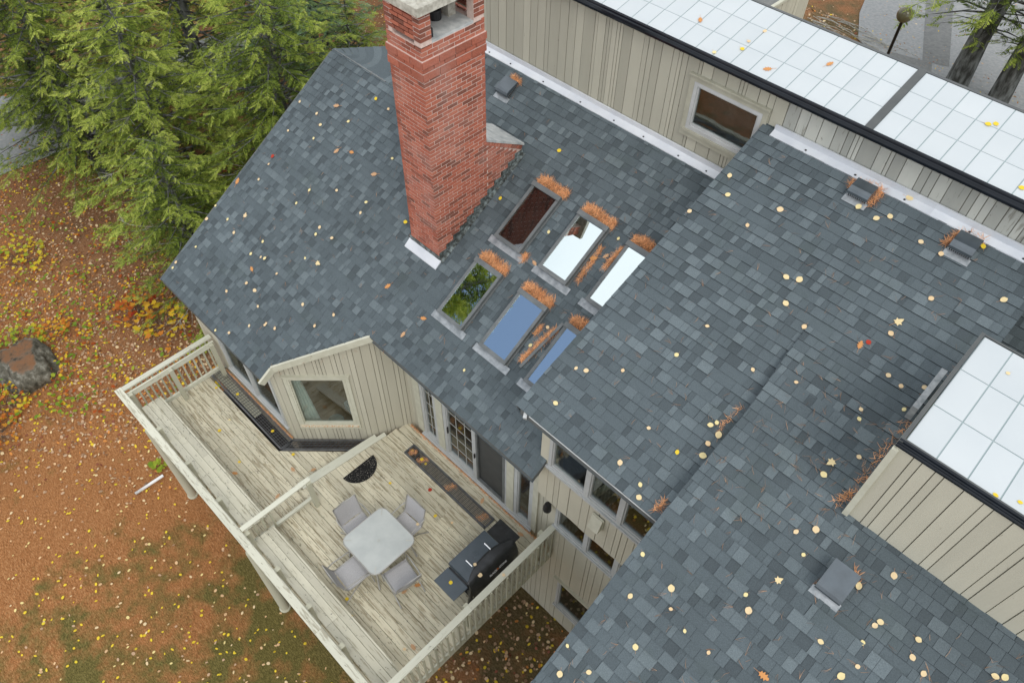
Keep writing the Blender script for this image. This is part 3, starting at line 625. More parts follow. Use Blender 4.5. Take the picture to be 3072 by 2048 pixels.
def gutter(parent, x0, x1, y, z, sc=1.0):
    m_ = MB(); pr = [(0.0, 0.03), (-0.02, 0.045), (-0.05, 0.03), (-0.055, 0.0), (-0.075, -0.01), (-0.10, 0.0), (-0.115, -0.03), (-0.11, -0.07), (-0.06, -0.10), (0.0, -0.11)]; pr = [(a * sc, b * sc) for a, b in pr]
    for (a, b), (c, d_) in zip(pr[:-1], pr[1:]): m_.face([(x0, y + a, z + b), (x0, y + c, z + d_), (x1, y + c, z + d_), (x1, y + a, z + b)])
    m_.face([(x0, y + a, z + b) for a, b in pr]); m_.face([(x1, y + a, z + b) for a, b in reversed(pr)])
    return m_.build('gutter', M['gutter'], parent, fixn=True)
gutter(house, -10.05, 4.5, 9.225, 8.205, 0.9)
# --- boxed roof light on the right wing
BX = 0.03; BZ = 7.78
siding('wall', (BX, 5.42), (1, 0), 0, 6.4, lambda s: zR(5.42) - 0.05, lambda s: BZ - 0.06, seed=27, widths=(0.09, 0.14, 0.18))
box_k = empty_part('panel_roof', (2, 6.4, BZ), house)
kalgrid(box_k, 0.06, 6.4, [5.50, 6.09, 6.72, 7.34], lambda y: BZ, 0.305)
be = MB(); be.box(0.012, 0.052, 5.44, 7.37, BZ - 0.06, BZ + 0.015); be.box(0.052, 6.4, 5.475, 5.497, BZ - 0.06, BZ + 0.012); be.box(0.055, 6.4, 7.345, 7.37, BZ - 0.06, BZ + 0.008); be.build('edge_trim', M['dark_bronze'], box_k)
gutter(house, 0.012, 6.4, 5.475, BZ - 0.005, 0.65)
be = MB(); be.box(0.004, 0.07, 5.385, 5.44, zR(5.4), BZ - 0.09); be.box(0.012, 0.04, 5.44, 7.36, 6.2, BZ - 0.065); be.build('corner_trim', M['trim'], house)
be = MB(); be.box(-0.09, -0.02, 6.55, 7.30, 6.9, 7.12); be.build('flashing', M['flash_grey'], house)
# --- white wall flashings
fl = MB()
for (xa, xb, zf) in ((-9.9, -3.9, zL), (-3.70, 0.26, zM)):
    x = xa
    while x < xb - 0.01:
        b = min(x + 2.4, xb); y0, y1 = 9.10, 9.225
        fl.hexa([(x, y0, zf(y0) + 0.005), (b, y0, zf(y0) + 0.005), (b, y1, zf(y1) + 0.005), (x, y1, zf(y1) + 0.005)], [(x, y0, zf(y0) + 0.022), (b, y0, zf(y0) + 0.022), (b, y1, zf(y1) + 0.026), (x, y1, zf(y1) + 0.026)], rnd.random())
        fl.box(x, b, 9.200, 9.232, zf(9.2) + 0.02, zf(9.2) + 0.10, rnd.random()); x = b
fl.build('flashing', M['flash_white'], house)
nl = MB(); x = -9.5
while x < 0.2:
    zf = zL if x < -3.9 else zM
    nl.box(x, x + 0.025, 9.12, 9.14, zf(9.13) + 0.02, zf(9.13) + 0.034); x += rnd.uniform(0.5, 0.9)
nl.build('nail', M['black'], house)
# --- roof light frames
def skylight(x0, x1, y0, y1, open_=0.0, lab=None, gm='skyglass'):
    o = Vector(((x0 + x1) / 2, y0, zL(y0))); al = D2R(31.5)
    u, t, n = Vector((1, 0, 0)), Vector((0, math.cos(al), math.sin(al))), Vector((0, -math.sin(al), math.cos(al))); w = x1 - x0; l = (y1 - y0) / math.cos(al)
    k = empty_part('skylight', o, house); k.matrix_basis = k.matrix_basis
    if lab: k['label'] = lab
    def B(m_, a, b, c, d_, e_, f, tone=0.5, tilt=0.0):
        nn_ = (n + u * tilt).normalized(); uu = (u - n * tilt).normalized()
        m_.obox(o + uu * ((a + b) / 2) + t * ((c + d_) / 2) + nn_ * ((e_ + f) / 2), uu * (b - a) / 2, t * (d_ - c) / 2, nn_ * (f - e_) / 2, tone)
    h = w / 2; f = MB()
    B(f, -h, h, 0, 0.06, 0, 0.075); B(f, -h, h, l - 0.05, l, 0, 0.075); B(f, -h, -h + 0.05, 0.06, l - 0.05, 0, 0.075); B(f, h - 0.05, h, 0.06, l - 0.05, 0, 0.075); f.build('curb', M['curb'], k)
    f = MB(); tl = -open_; z0 = 0.078 + abs(open_) * 0.28
    B(f, -h - 0.008, h + 0.008, -0.012, 0.055, z0, z0 + 0.035, tilt=tl); B(f, -h - 0.008, -h + 0.045, 0.055, l - 0.06, z0, z0 + 0.03, tilt=tl); B(f, h - 0.045, h + 0.008, 0.055, l - 0.06, z0, z0 + 0.03, tilt=tl); f.build('frame', M['curb'], k)
    f = MB(); B(f, -h - 0.02, h + 0.02, l - 0.075, l + 0.012, z0 - 0.01, z0 + 0.055, tilt=tl); f.build('hood', M['curb'], k)
    f = MB(); B(f, -h + 0.046, h - 0.046, 0.056, l - 0.076, z0 + 0.002, z0 + 0.014, tilt=tl); f.build('pane', M[gm], k)
    f = MB(); B(f, -h + 0.05, -h + 0.062, 0.07, l - 0.08, z0 - 0.015, z0); B(f, -h + 0.06, h - 0.05, 0.066, 0.078, z0 - 0.015, z0); f.build('seal', M['trim'], k)
    f = MB(); B(f, -h - 0.10, h + 0.10, -0.13, 0.0, 0.014, 0.022); f.build('apron_flashing', M['flash_grey'], k)
    f = MB(); B(f, -h - 0.03, -h - 0.002, 0, l, 0.012, 0.03); f.build('side_flashing', M['curb'], k); f = MB(); B(f, h + 0.002, h + 0.03, 0, l, 0.012, 0.03); f.build('side_flashing', M['curb'], k)
    f = MB(); B(f, -h + 0.05, h - 0.05, 0.06, l - 0.05, -0.01, 0.0); f.build('well', M['int_wall'], k)
    return k
SKY = []
for x in (-6.915, -5.865, -4.82):
    SKY.append(skylight(x, x + 0.60, 6.77, 7.76, gm='skyglass_dark' if x == -6.915 else 'skyglass', lab={-6.915: 'dark skylight beside the chimney', -5.865: 'skylight reflecting white cloud', -4.82: 'skylight half covered by the overlapping roof'}[x]))
    SKY.append(skylight(x, x + 0.60, 5.37, 6.36, open_=-0.02 if x == -4.82 else 0.0, lab={-6.915: 'skylight reflecting a tree', -5.865: 'skylight reflecting blue sky', -4.82: 'skylight propped open beside the overlapping roof'}[x]))
fp = MB(); fp.beam((-4.90, 6.30, zL(6.30) + 0.05), (-5.04, 5.45, zL(5.45) + 0.06), 0.05, 0.008, up=(0.3, -0.4, 1)); fp.build('loose_flashing', M['curb'], SKY[5])
# --- roof vents
def roof_vent(x0, x1, y0, y1, zf, sl, label, side=1):
    al = math.atan(sl); o = Vector(((x0 + x1) / 2, y0, zf(y0))); k = empty_part('roof_vent', o, house); k['label'] = label
    u, t, n = Vector((1, 0, 0)), Vector((0, math.cos(al), math.sin(al))), Vector((0, -math.sin(al), math.cos(al))); l = (y1 - y0) / math.cos(al); h = (x1 - x0) / 2
    P = lambda a, b, c: o + u * a + t * b + n * c
    f = MB(); prof = [(l, 0.02), (l, 0.11), (0.10, 0.155), (0.05, 0.15), (0.015, 0.125), (0.0, 0.09)]
    for (a, b), (c, d_) in zip(prof[:-1], prof[1:]): f.face([P(-h, a, b), P(h, a, b), P(h, c, d_), P(-h, c, d_)])
    for s in (-h, h):
        f.face([P(s, a, b) for a, b in prof[1:]] + [P(s, 0.0, 0.085), P(s, l, 0.085)])
    f.build('hood', M['vent'], k, fixn=True)
    f = MB()
    for i in range(11):
        a = -h + 2 * h * (i + 0.5) / 11; f.obox(P(a, 0.02, 0.05), u * 0.004, t * 0.006, n * 0.035)
    for i in range(11):
        b = l * (i + 0.5) / 11
        for s in (-h + 0.004, h - 0.004): f.obox(P(s, b, 0.05), u * 0.003, t * 0.005, n * 0.035)
    f.build('grille', M['chrome'], k)
    f = MB(); f.obox(P(0, l / 2, 0.035), u * (h - 0.02), t * (l / 2 - 0.03), n * 0.03); f.build('throat', M['black'], k)
    f = MB(); f.obox(P(0, -0.03, 0.016), u * (h + 0.02), t * 0.05, n * 0.003); f.build('base_flashing', M['flash_grey'], k)
roof_vent(-8.79, -8.48, 8.63, 8.92, zL, TL, 'low dark metal vent by the chimney top')
roof_vent(-2.30, -2.01, 8.83, 9.08, zM, TM, 'dark metal vent ringed by needles, left of the pair')
roof_vent(-0.88, -0.59, 8.80, 9.07, zM, TM, 'dark metal vent, right of the pair')
roof_vent(0.23, 0.53, 4.58, 4.92, lambda y: zR(y) + 0.02, 0.576, 'steel vent on the nearest roof slope')
# --- chimney
chim = empty_part('chimney', (-7.92, 6.6, 4.4), house); chim['label'] = 'tall red brick chimney with an open-sided top under a concrete slab'
CX0, CX1, CY0, CY1 = -8.30, -7.56, 5.98, 7.17
core = MB(); core.box(CX0 + 0.001, CX1 - 0.001, CY0 + 0.001, CY1 - 0.001, 4.2, 8.55)
core.hexa([(CX0 + .002, CY1 - .02, 4.4), (CX1 - .002, CY1 - .02, 4.4), (CX1 - .002, 8.035, 5.4), (CX0 + .002, 8.035, 5.4)], [(CX0 + .002, CY1 - .02, 6.44), (CX1 - .002, CY1 - .02, 6.44), (CX1 - .002, 8.035, 5.92), (CX0 + .002, 8.035, 5.92)])
PX0, PX1, PY0, PY1 = CX0 - 0.0, CX1 + 0.0, CY0 - 0.0, CY1 + 0.0
for a, b, c, d_ in ((PX0, PX0 + .14, PY0, PY0 + .2), (PX1 - .14, PX1, PY0, PY0 + .2), (PX0, PX0 + .14, PY1 - .2, PY1), (PX1 - .14, PX1, PY1 - .2, PY1)): core.box(a + .001, b - .001, c + .001, d_ - .001, 8.5, 9.04)
core.box(PX0 + .02, PX0 + .12, PY0 + .1, PY1 - .1, 8.5, 9.03)
core.build('mortar_core', M['mortar'], chim)
bricks = []
def brick_face(P0, U, V_, wl, z0, z1, nrm_, seed, clip=None, bl=0.203, off0=0.0, ext=True):
    r = random.Random(seed); z = z0; row = 0
    while z < z1 - 0.02:
        x = off0 - (0.5 * bl if row % 2 else 0)
        while x < wl - 0.005:
            a, b = max(0, x), min(wl, x + bl)
            if b - a > 0.03 and (clip is None or clip(a, b, z)):
                a -= 0.012 if a < 1e-4 and ext else 0; b += 0.012 if b > wl - 1e-4 and ext else 0; bricks.append((Vector(P0) + Vector(U) * ((a + b) / 2) + Vector((0, 0, z + 0.034)), Vector(U), Vector(nrm_), b - a - 0.016, 0.0520, r.choice((r.uniform(0, .25), r.uniform(.35, .75), r.uniform(.5, 1.0), r.uniform(.5, 1.0)))))
            x += bl
        z += 0.0677; row += 1
WX, WY = CX1 - CX0, CY1 - CY0
def notband(z): return not (8.045 < z + .034 < 8.18 or 8.235 < z + .034 < 8.36)
def roofclip(P0y, dirn): return lambda a, b, z: z + 0.06 > zL(P0y) - 0.1 and notband(z)
brick_face((CX0, CY0, 0), (1, 0, 0), None, WX, 4.42, 8.56, (0, -1, 0), 1, lambda a, b, z: notband(z))
def shc2(a, b, z):
    return z + 0.07 > zL(CY1 + b) - 0.02 and z + 0.075 < 6.40 - b * 0.60
def shc(a, b, z):
    y = CY0 + (a + b) / 2
    if z + 0.07 < zL(CY0 + b) - 0.02: return False
    if CY0 + a > CY1 - 0.05: return z + 0.07 < 6.40 - (CY0 + b - CY1) * 0.60
    return notband(z)
brick_face((CX1, CY0, 0), (0, 1, 0), None, WY, 4.42, 8.56, (1, 0, 0), 2, shc); brick_face((CX1, CY1, 0), (0, 1, 0), None, 0.87, 4.82, 6.45, (1, 0, 0), 22, shc2, off0=0.03, ext=False)
brick_face((CX0, CY0, 0), (0, 1, 0), None, WY, 4.9, 9.0, (-1, 0, 0), 3, lambda a, b, z: notband(z)); brick_face((CX0, CY1, 0), (1, 0, 0), None, WX, 5.8, 8.56, (0, 1, 0), 4, lambda a, b, z: notband(z))
for (x_, y_, U, nn_, L_) in (((CX0), CY0, (1, 0, 0), (0, -1, 0), WX), (CX1, CY0, (0, 1, 0), (1, 0, 0), 0.19), (CX1, CY1 - 0.19, (0, 1, 0), (1, 0, 0), 0.19), (CX0, CY1, (1, 0, 0), (0, 1, 0), WX)):
    brick_face((x_, y_, 0), U, None, L_, 8.62, 9.02, nn_, 9)
brick_face((CX0 + 0.13, CY0 + 0.14, 0), (0, 1, 0), None, WY - 0.2, 8.62, 9.02, (1, 0, 0), 12)      # inside face seen through the opening
# projecting soldier bands
def band(z, pr_, bh=0.10, bw=0.30):
    for (P0, U, nn_, L_) in (((CX0 - pr_, CY0, 0), (1, 0, 0), (0, -1, 0), WX + 2 * pr_), ((CX1, CY0 - pr_, 0), (0, 1, 0), (1, 0, 0), WY + 2 * pr_), ((CX0, CY0 - pr_, 0), (0, 1, 0), (-1, 0, 0), WY + 2 * pr_), ((CX0 - pr_, CY1, 0), (1, 0, 0), (0, 1, 0), WX + 2 * pr_)):
        n = max(3, round(L_ / bw)); w_ = L_ / n
        for i in range(n): bricks.append((Vector(P0) + Vector(U) * (w_ * (i + .5)) + Vector(nn_) * pr_ + Vector((0, 0, z)), Vector(U), Vector(nn_), w_ - 0.014, bh, rnd.uniform(.3, .8)))
band(8.11, 0.025); band(8.30, 0.03); band(8.208, 0.018, 0.058, 0.2)
bd = MB(); bd.box(CX0 - 0.018, CX1 + 0.018, CY0 - 0.018, CY1 + 0.018, 8.05, 8.17); bd.box(CX0 - 0.022, CX1 + 0.022, CY0 - 0.022, CY1 + 0.022, 8.24, 8.36); bd.build('corbel_mortar', M['mortar'], chim)
# rowlock course on the shoulder
for i in range(13):
    y_ = CY1 + 0.03 + i * 0.067; bricks.append((Vector((CX1 + 0.012, y_, 6.42 - (y_ - CY1) * 0.60)), Vector((0, 1, -0.60)).normalized(), Vector((1, 0, 0)), 0.058, 0.10, rnd.random()))
bricks.sort(key=lambda b: (0 if (inview(b[0]) and b[2].dot(CAMP - b[0]) > 0) else 1, (b[0] - CAMP).length / max(b[3], .05)))
bc = {}; bs = MB()
for i, (c, U, nn_, w_, h_, tn) in enumerate(bricks):
    up = U.cross(nn_); up = up if up.z > 0 else -up
    if i < 300:
        ck = (round(w_, 3), round(h_, 3), round(tn * 8) / 8)
        if ck not in bc:
            m_ = MB(); m_.box(-w_ / 2, w_ / 2, -0.045, 0.006, -h_ / 2, h_ / 2, ck[2]); bc[ck] = m_.mesh('brick', M['brick'])
        Yv = nn_; Xv = Yv.cross(up); place('brick', bc[ck], chim, Matrix.Translation(c) @ Matrix((Xv, Yv, up)).transposed().to_4x4())
    else: bs.obox(c - nn_ * 0.02, U * w_ / 2, up * h_ / 2, nn_ * (0.025 + 0.004 * rnd.random()), tn)
tag(bs.build('bricks', M['brick'], chim, fixn=True), kind='stuff')
sb = MB(); sb.hexa([(CX0 - .04, CY1, 6.44), (CX1 + .03, CY1, 6.44), (CX1 + .03, 8.07, 5.92), (CX0 - .04, 8.07, 5.92)], [(CX0 - .04, CY1, 6.49), (CX1 + .03, CY1, 6.49), (CX1 + .03, 8.07, 5.96), (CX0 - .04, 8.07, 5.96)]); tag(sb.build('shoulder_cap', M['cement'], chim), 'grey sloping shoulder cap')
sb = MB(); sb.hexa([(CX0 - 0.10, CY0 - 0.09, 9.045), (CX1 + 0.09, CY0 - 0.09, 9.045), (CX1 + 0.09, CY1 + 0.09, 9.045), (CX0 - 0.10, CY1 + 0.09, 9.045)], [(CX0 - 0.09, CY0 - 0.085, 9.16), (CX1 + 0.085, CY0 - 0.085, 9.16), (CX1 + 0.085, CY1 + 0.085, 9.16), (CX0 - 0.09, CY1 + 0.085, 9.16)])
sb.hexa([(CX0 - 0.0, CY0 + 0.02, 9.16), (CX1 - 0.03, CY0 + 0.02, 9.16), (CX1 - 0.03, CY1, 9.16), (CX0, CY1, 9.16)], [(CX0 + 0.04, CY0 + 0.06, 9.20), (CX1 - 0.07, CY0 + 0.06, 9.20), (CX1 - 0.07, CY1 - .04, 9.20), (CX0 + .04, CY1 - .04, 9.20)])
tag(sb.build('cap_slab', M['concrete'], chim), 'rough concrete cap slab')
sb = MB(); sb.box(CX0 + .12, CX1 - .004, CY0 + .19, CY1 - .19, 8.54, 8.59); sb.build('flue_floor', M['cement'], chim)
sb = MB(); sb.box(-8.02, -7.88, 6.78, 6.92, 8.59, 8.78); sb.build('loose_block', M['concrete'], chim)
sb = MB(); sb.lathe((-7.98, 6.62, 8.59), [(0.09, 0), (0.09, 0.14), (0.07, 0.15), (0.07, 0.03), (0, 0.03)], 14); sb.box(-7.72, -7.62, 6.19, 6.26, 8.59, 8.72); sb.build('flue_pipe', M['black'], chim)
sb = MB(); y_ = CY0
while y_ < 8.0:
    sb.hexa([(CX1 + 0.008, y_, zL(y_) - .02), (CX1 + 0.012, y_, zL(y_) - .02), (CX1 + 0.012, y_ + .20, zL(y_ + .2) - .02), (CX1 + 0.008, y_ + .20, zL(y_ + .2) - .02)], [(CX1 + 0.010, y_, zL(y_) + .20), (CX1 + 0.014, y_, zL(y_) + .20), (CX1 + 0.014, y_ + .2, zL(y_) + .20), (CX1 + 0.010, y_ + .2, zL(y_) + .20)], rnd.random())
    sb.hexa([(CX1 + .01, y_, zL(y_) + .006), (CX1 + .09, y_, zL(y_) + .006), (CX1 + .09, y_ + .2, zL(y_ + .2) + .006), (CX1 + .01, y_ + .2, zL(y_ + .2) + .006)], [(CX1 + .01, y_, zL(y_) + .018), (CX1 + .09, y_, zL(y_) + .018), (CX1 + .09, y_ + .2, zL(y_ + .2) + .018), (CX1 + .01, y_ + .2, zL(y_ + .2) + .018)], rnd.random()); y_ += 0.17
sb.build('step_flashing', M['flash_dark'], chim)
sb = MB(); sb.box(CX0 - .04, CX1 + .02, CY0 - .016, CY0 - .004, 4.45, 4.62); sb.build('base_flashing', M['flash_dark'], chim)
sb = MB(); sb.hexa([(CX0 - .06, CY0 - .15, zL(CY0 - .15) + .012), (CX1 + .05, CY0 - .15, zL(CY0 - .15) + .012), (CX1 + .05, CY0 - .01, zL(CY0) + .012), (CX0 - .06, CY0 - .01, zL(CY0) + .012)], [(CX0 - .06, CY0 - .15, zL(CY0 - .15) + .03), (CX1 + .05, CY0 - .15, zL(CY0 - .15) + .03), (CX1 + .05, CY0 - .01, zL(CY0) + .05), (CX0 - .06, CY0 - .01, zL(CY0) + .05)]); sb.build('apron_flashing', M['flash_white'], chim)
# --- interiors
it_ = MB(); it_.box(-12.6, -9.52, 3.1, 9.2, -0.30, -0.25); it_.hexa([(-9.52, 3.1, -.3), (-9.45, 3.1, -.3), (-8.3, 4.25, -.3), (-7.9, 5.15, -.3), (-7.9, 9.2, -.3), (-9.52, 9.2, -.3)], [(-9.52, 3.1, -.25), (-9.45, 3.1, -.25), (-8.3, 4.25, -.25), (-7.9, 5.15, -.25), (-7.9, 9.2, -.25), (-9.52, 9.2, -.25)]); it_.box(-7.9, -1.2, 5.16, 9.2, -.3, -.25); it_.build('interior_floor', M['int_floor'], house)
it_ = MB(); it_.box(-3.8, -1.2, 5.2, 9.2, 2.66, 2.70); it_.box(-3.8, -1.0, 4.85, 9.1, 2.70, 2.72); it_.build('interior_floor', M['int_floor'], house)
it_ = MB(); it_.box(-12.6, -1.2, 6.6, 6.65, -0.2, 2.4); it_.box(-3.8, -1.1, 7.2, 7.25, 2.8, 6.4); it_.box(-7.7, -1.1, 6.9, 6.95, -3.4, -0.3); it_.box(-3.8, 0, 5.2, 6.9, -3.30, -3.25); it_.build('interior_wall', M['int_wall'], house); it_ = MB(); it_.box(-9.9, -0.2, 9.75, 9.8, 6.0, 8.1); it_.box(-9.9, -0.2, 9.35, 9.75, 6.2, 6.25); it_.build('interior_wall', M['sofa'], house)

# ------------------------------------------------------------------ deck
deck = empty('deck', (-8, 2.6, -3.5), 'weathered pale two-level wooden deck with railings on tall round posts', 'deck')
ZB = -0.17
def board(x0, x1, y0, y1, ztop, mat='deck', name='deck_board', th=0.035, parent=None, tone=None, diag=None, diag2=None):
    """board along x; diag(y) gives a slanting right end, diag2(y) a slanting left end"""
    m_ = MB(); ya, yb = y0, y1; ra, rb_ = (diag(ya), diag(yb)) if diag else (x1, x1); la, lb = (diag2(ya), diag2(yb)) if diag2 else (x0, x0)
    dz = rnd.uniform(-0.003, 0.003)
    m_.hexa([(la, ya, ztop - th), (ra, ya, ztop - th), (rb_, yb, ztop - th), (lb, yb, ztop - th)], [(la, ya, ztop + dz), (ra, ya, ztop + dz), (rb_, yb, ztop + dz), (lb, yb, ztop + dz)], rnd.uniform(0.1, 0.95) if tone is None else tone)
    return m_.build(name, M[mat], parent or deck, origin=((x0 + x1) / 2, (y0 + y1) / 2, ztop))
def run(x0, x1, y0, y1, z, diag=None, diag2=None, maxlen=4.3):
    y = y0
    while y < y1 - 0.03:
        w = min(0.135, y1 - y - 0.004); xs = [x0]
        if x1 - x0 > maxlen: xs.append(x0 + (x1 - x0) * rnd.choice((0.3, 0.42, 0.55, 0.66)))
        xs.append(x1)
        for i, (a, b) in enumerate(zip(xs[:-1], xs[1:])):
            board(a, b - (0.004 if i < len(xs) - 2 else 0), y, y + w, z, diag=diag if i == len(xs) - 2 else None, diag2=diag2 if i == 0 else None)
        y += 0.1425
LX = -7.87
run(-12.20, LX - 0.02, 0.86, 2.60, ZB, maxlen=3.5)
run(-9.33, -8.2, 2.573, 3.76, ZB, diag=lambda y: -8.2 + 0.15 * (y - 2.6), diag2=lambda y: -9.36 + (y - 2.60) * 1.02)
board(-12.15, -9.45, 2.925, 2.975, ZB)
run(LX, -3.66, 0.86, 2.28, 0.0); run(-8.15, -3.66, 2.285, 4.40, 0.0, diag2=lambda y: -8.155 + 0.098 * (y - 2.38))
run(-7.95, -7.37, 4.405, 4.69, 0.0); run(-4.88, -3.66, 4.405, 4.69, 0.0); run(-7.90, -3.72, 4.70, 4.98, 0.0)
# nosing boards of the step
for k, (a, b, z) in enumerate((((-8.31, 2.36), (-8.12, 4.24), -0.014), ((-8.21, 2.38), (-8.01, 4.42), -0.010))):
    m_ = MB(); m_.beam((a[0], a[1], z), (b[0], b[1], z), 0.098, 0.035, tone=0.7); m_.build('step_tread', M['raily'], deck)
m_ = MB(); m_.beam((-8.30, 2.36, -0.10), (-8.11, 4.22, -0.10), 0.03, 0.14); m_.build('riser', M['raily'], deck)
# framing
fr = MB(); fr.box(-12.22, -3.62, 0.82, 0.855, -0.40, -0.06); fr.box(-12.235, -12.205, 0.86, 3.0, -0.42, ZB - 0.01); fr.box(LX - 0.035, LX - 0.002, 0.86, 2.3, -0.2, -0.02)
fr.build('rim_joist', M['railx'], deck)
fr = MB(); fr.box(-3.655, -3.62, 0.86, 4.98, -0.27, -0.012); fr.build('rim_joist', M['raily'], deck)
fr = MB(); x = -12.0
while x < -3.8: fr.box(x, x + 0.04, 0.87, 4.35 if x > -7.7 else 2.55, -0.42, -0.21 if x < LX else -0.04); x += 0.41
fr.build('joists', M['post'], deck)
for x in (-12.05, -8.0, -3.95):
    m_ = MB(); z = ground_z(x, 0.87); m_.lathe((x, 0.88, z), [(0.0, 0), (0.13, 0), (0.13, 0.05), (0.105, 0.06), (0.10, -z - 0.41), (0, -z - 0.41)], 14); m_.build('support_post', M['post'], deck, smooth=False)
# ---- railings
def railing(name, loc): return empty_part(name, loc, deck)
r1 = railing('railing', (-8, 0.82, 0))
def seg_beam(parent, name, p, q, w, h, mat, tone=0.5):
    m_ = MB(); m_.beam(p, q, w, h, tone=tone); return m_.build(name, M[mat], parent, origin=(Vector(p) + Vector(q)) / 2)
for a, b in ((-12.27, -9.8), (-9.796, -7.35), (-7.346, -5.2), (-5.196, -3.67)): seg_beam(r1, 'rail_cap', (a, 0.815, 0.985), (b, 0.815, 0.985), 0.145, 0.035, 'railx', rnd.random())
for a, b in ((-12.1, -9.8), (-9.796, -7.75), (-7.66, -5.6), (-5.596, -3.72)): seg_beam(r1, 'rail_board', (a, 0.885, 0.895), (b, 0.885, 0.895), 0.035, 0.12, 'railx', rnd.random())
for x in (-12.02, -10.83, -9.71, -8.58, -7.61, -6.64, -5.69, -4.75, -3.85):
    m_ = MB(); m_.box(x - 0.045, x + 0.045, 0.905, 0.995, -0.4, 0.93, rnd.random()); m_.build('post', M['post'], r1, origin=(x, 0.95, 0))
x = -12.1
while x < -3.7: m_ = MB(); m_.box(x, x + 0.035, 0.835, 0.865, -0.05, 0.965, rnd.random()); m_.build('baluster', M['post'], r1, origin=(x, 0.85, 0)); x += 0.28
r2 = railing('railing', (-12.2, 1.9, 0))
seg_beam(r2, 'rail_cap', (-12.195, 0.89, 0.985), (-12.195, 2.97, 0.985), 0.12, 0.035, 'raily'); seg_beam(r2, 'rail_board', (-12.075, 0.91, 0.87), (-12.075, 2.95, 0.87), 0.035, 0.14, 'raily', 0.8)
seg_beam(r2, 'bottom_rail', (-12.16, 0.91, -0.04), (-12.16, 2.95, -0.04), 0.06, 0.09, 'raily', 0.7)
for y in (1.87, 2.86): m_ = MB(); m_.box(-12.055, -11.965, y - 0.045, y + 0.045, -0.4, 0.93); m_.build('post', M['post'], r2, origin=(-12.0, y, 0))
y = 1.0
while y < 2.92: m_ = MB(); m_.box(-12.215, -12.18, y, y + 0.035, -0.06, 0.965, rnd.random()); m_.build('baluster', M['post'], r2, origin=(-12.15, y, 0)); y += 0.128
r3 = railing('railing', (-3.67, 2.9, 0))
for a, b in ((0.75, 2.9), (2.904, 5.06)): seg_beam(r3, 'rail_cap', (-3.665, a, 0.985), (-3.665, b, 0.985), 0.125, 0.035, 'raily', rnd.random())
seg_beam(r3, 'rail_board', (-3.70, 0.9, 0.92), (-3.70, 5.0, 0.92), 0.035, 0.09, 'raily', 0.4)
for y in (0.95, 2.89, 4.79): m_ = MB(); m_.box(-3.80, -3.71, y - 0.045, y + 0.045, -0.4, 0.97 if y > 4 else 0.93); m_.build('post', M['post'], r3, origin=(-3.75, y, 0))
y = 0.82
while y < 5.02:
    m_ = MB(); m_.hexa([(-3.615, y + 0.004, -0.14), (-3.58, y + 0.004, -0.11), (-3.58, y + 0.036, -0.11), (-3.615, y + 0.036, -0.14)], [(-3.615, y, 0.965), (-3.58, y, 0.965), (-3.58, y + 0.04, 0.965), (-3.615, y + 0.04, 0.965)], rnd.random()); m_.build('baluster', M['post'], r3, origin=(-3.6, y, 0)); y += 0.132
r4 = railing('railing', (-7.7, 1.6, 0))
seg_beam(r4, 'rail_cap', (-7.705, 0.90, 0.985), (-7.695, 2.42, 0.985), 0.10, 0.035, 'raily', 0.9); seg_beam(r4, 'bottom_rail', (-7.82, 0.99, 0.13), (-7.80, 2.42, 0.13), 0.07, 0.06, 'raily', 0.4)
for y in (2.36,): m_ = MB(); m_.box(-7.70, -7.61, y - 0.045, y + 0.045, -0.1, 0.96); m_.build('post', M['post'], r4, origin=(-7.65, y, 0))
for y in (1.12, 1.30, 1.48): m_ = MB(); m_.box(-7.79, -7.75, y, y + 0.035, 0.15, 0.96); m_.build('baluster', M['post'], r4, origin=(-7.77, y, 0))
# ---- built-in benches
def bench(x0, x1, label):
    b = empty('bench', ((x0 + x1) / 2, 1.2, -0.1), label, 'bench', 'benches along the outer railing')
    for y0, w in ((0.985, 0.135), (1.123, 0.135), (1.261, 0.135)):
        xs = [x0, x0 + (x1 - x0) * rnd.choice((0.36, 0.5, 0.6)), x1]
        for a, c in zip(xs[:-1], xs[1:]): board(a, c - 0.004, y0, y0 + w - 0.003, 0.45, mat='bench', name='seat_board', parent=b)
    m_ = MB(); m_.box(x0, x1, 1.40, 1.435, 0.34, 0.448, 0.6); m_.build('apron', M['bench'], b)
    x = x0 + 0.25
    while x < x1:
        m_ = MB(); m_.box(x, x + 0.09, 1.02, 1.38, 0.36, 0.41); m_.box(x, x + 0.09, 1.28, 1.37, ZB, 0.36); m_.build('support', M['post'], b); x += 1.12
bench(-11.96, -7.93, 'long pale slatted bench along the lower, left-hand half of the deck'); bench(-7.66, -3.84, 'peeling slatted bench along the upper, right-hand half of the deck')
# ---- floor grates
def grate(pts, z, label, nx, ny):
    """pts: four corners a,b,c,d ; a-b the long side"""
    a, b, c, d = [Vector((p[0], p[1], z)) for p in pts]
    g_ = empty('floor_grate', (a + c) / 2, label, 'grate', 'metal grates in the deck floor')
    m_ = MB()
    for p, q in ((a, b), (b, c), (c, d), (d, a)): m_.beam(p, q, 0.035, 0.03)
    m_.build('frame', M['metal_grate'], g_); m_ = MB()
    for i in range(1, nx): f = i / nx; m_.beam(a.lerp(b, f), d.lerp(c, f), 0.006, 0.012)
    for i in range(1, ny): f = i / ny; m_.beam(a.lerp(d, f), b.lerp(c, f), 0.008, 0.016)
    tag(m_.build('bars', M['metal_grate'], g_), kind='stuff'); return g_
grate([(-12.22, 2.63), (-9.40, 2.63), (-9.40, 2.92), (-12.22, 2.92)], ZB + 0.005, 'long grate in the lower deck below the side window', 34, 6)
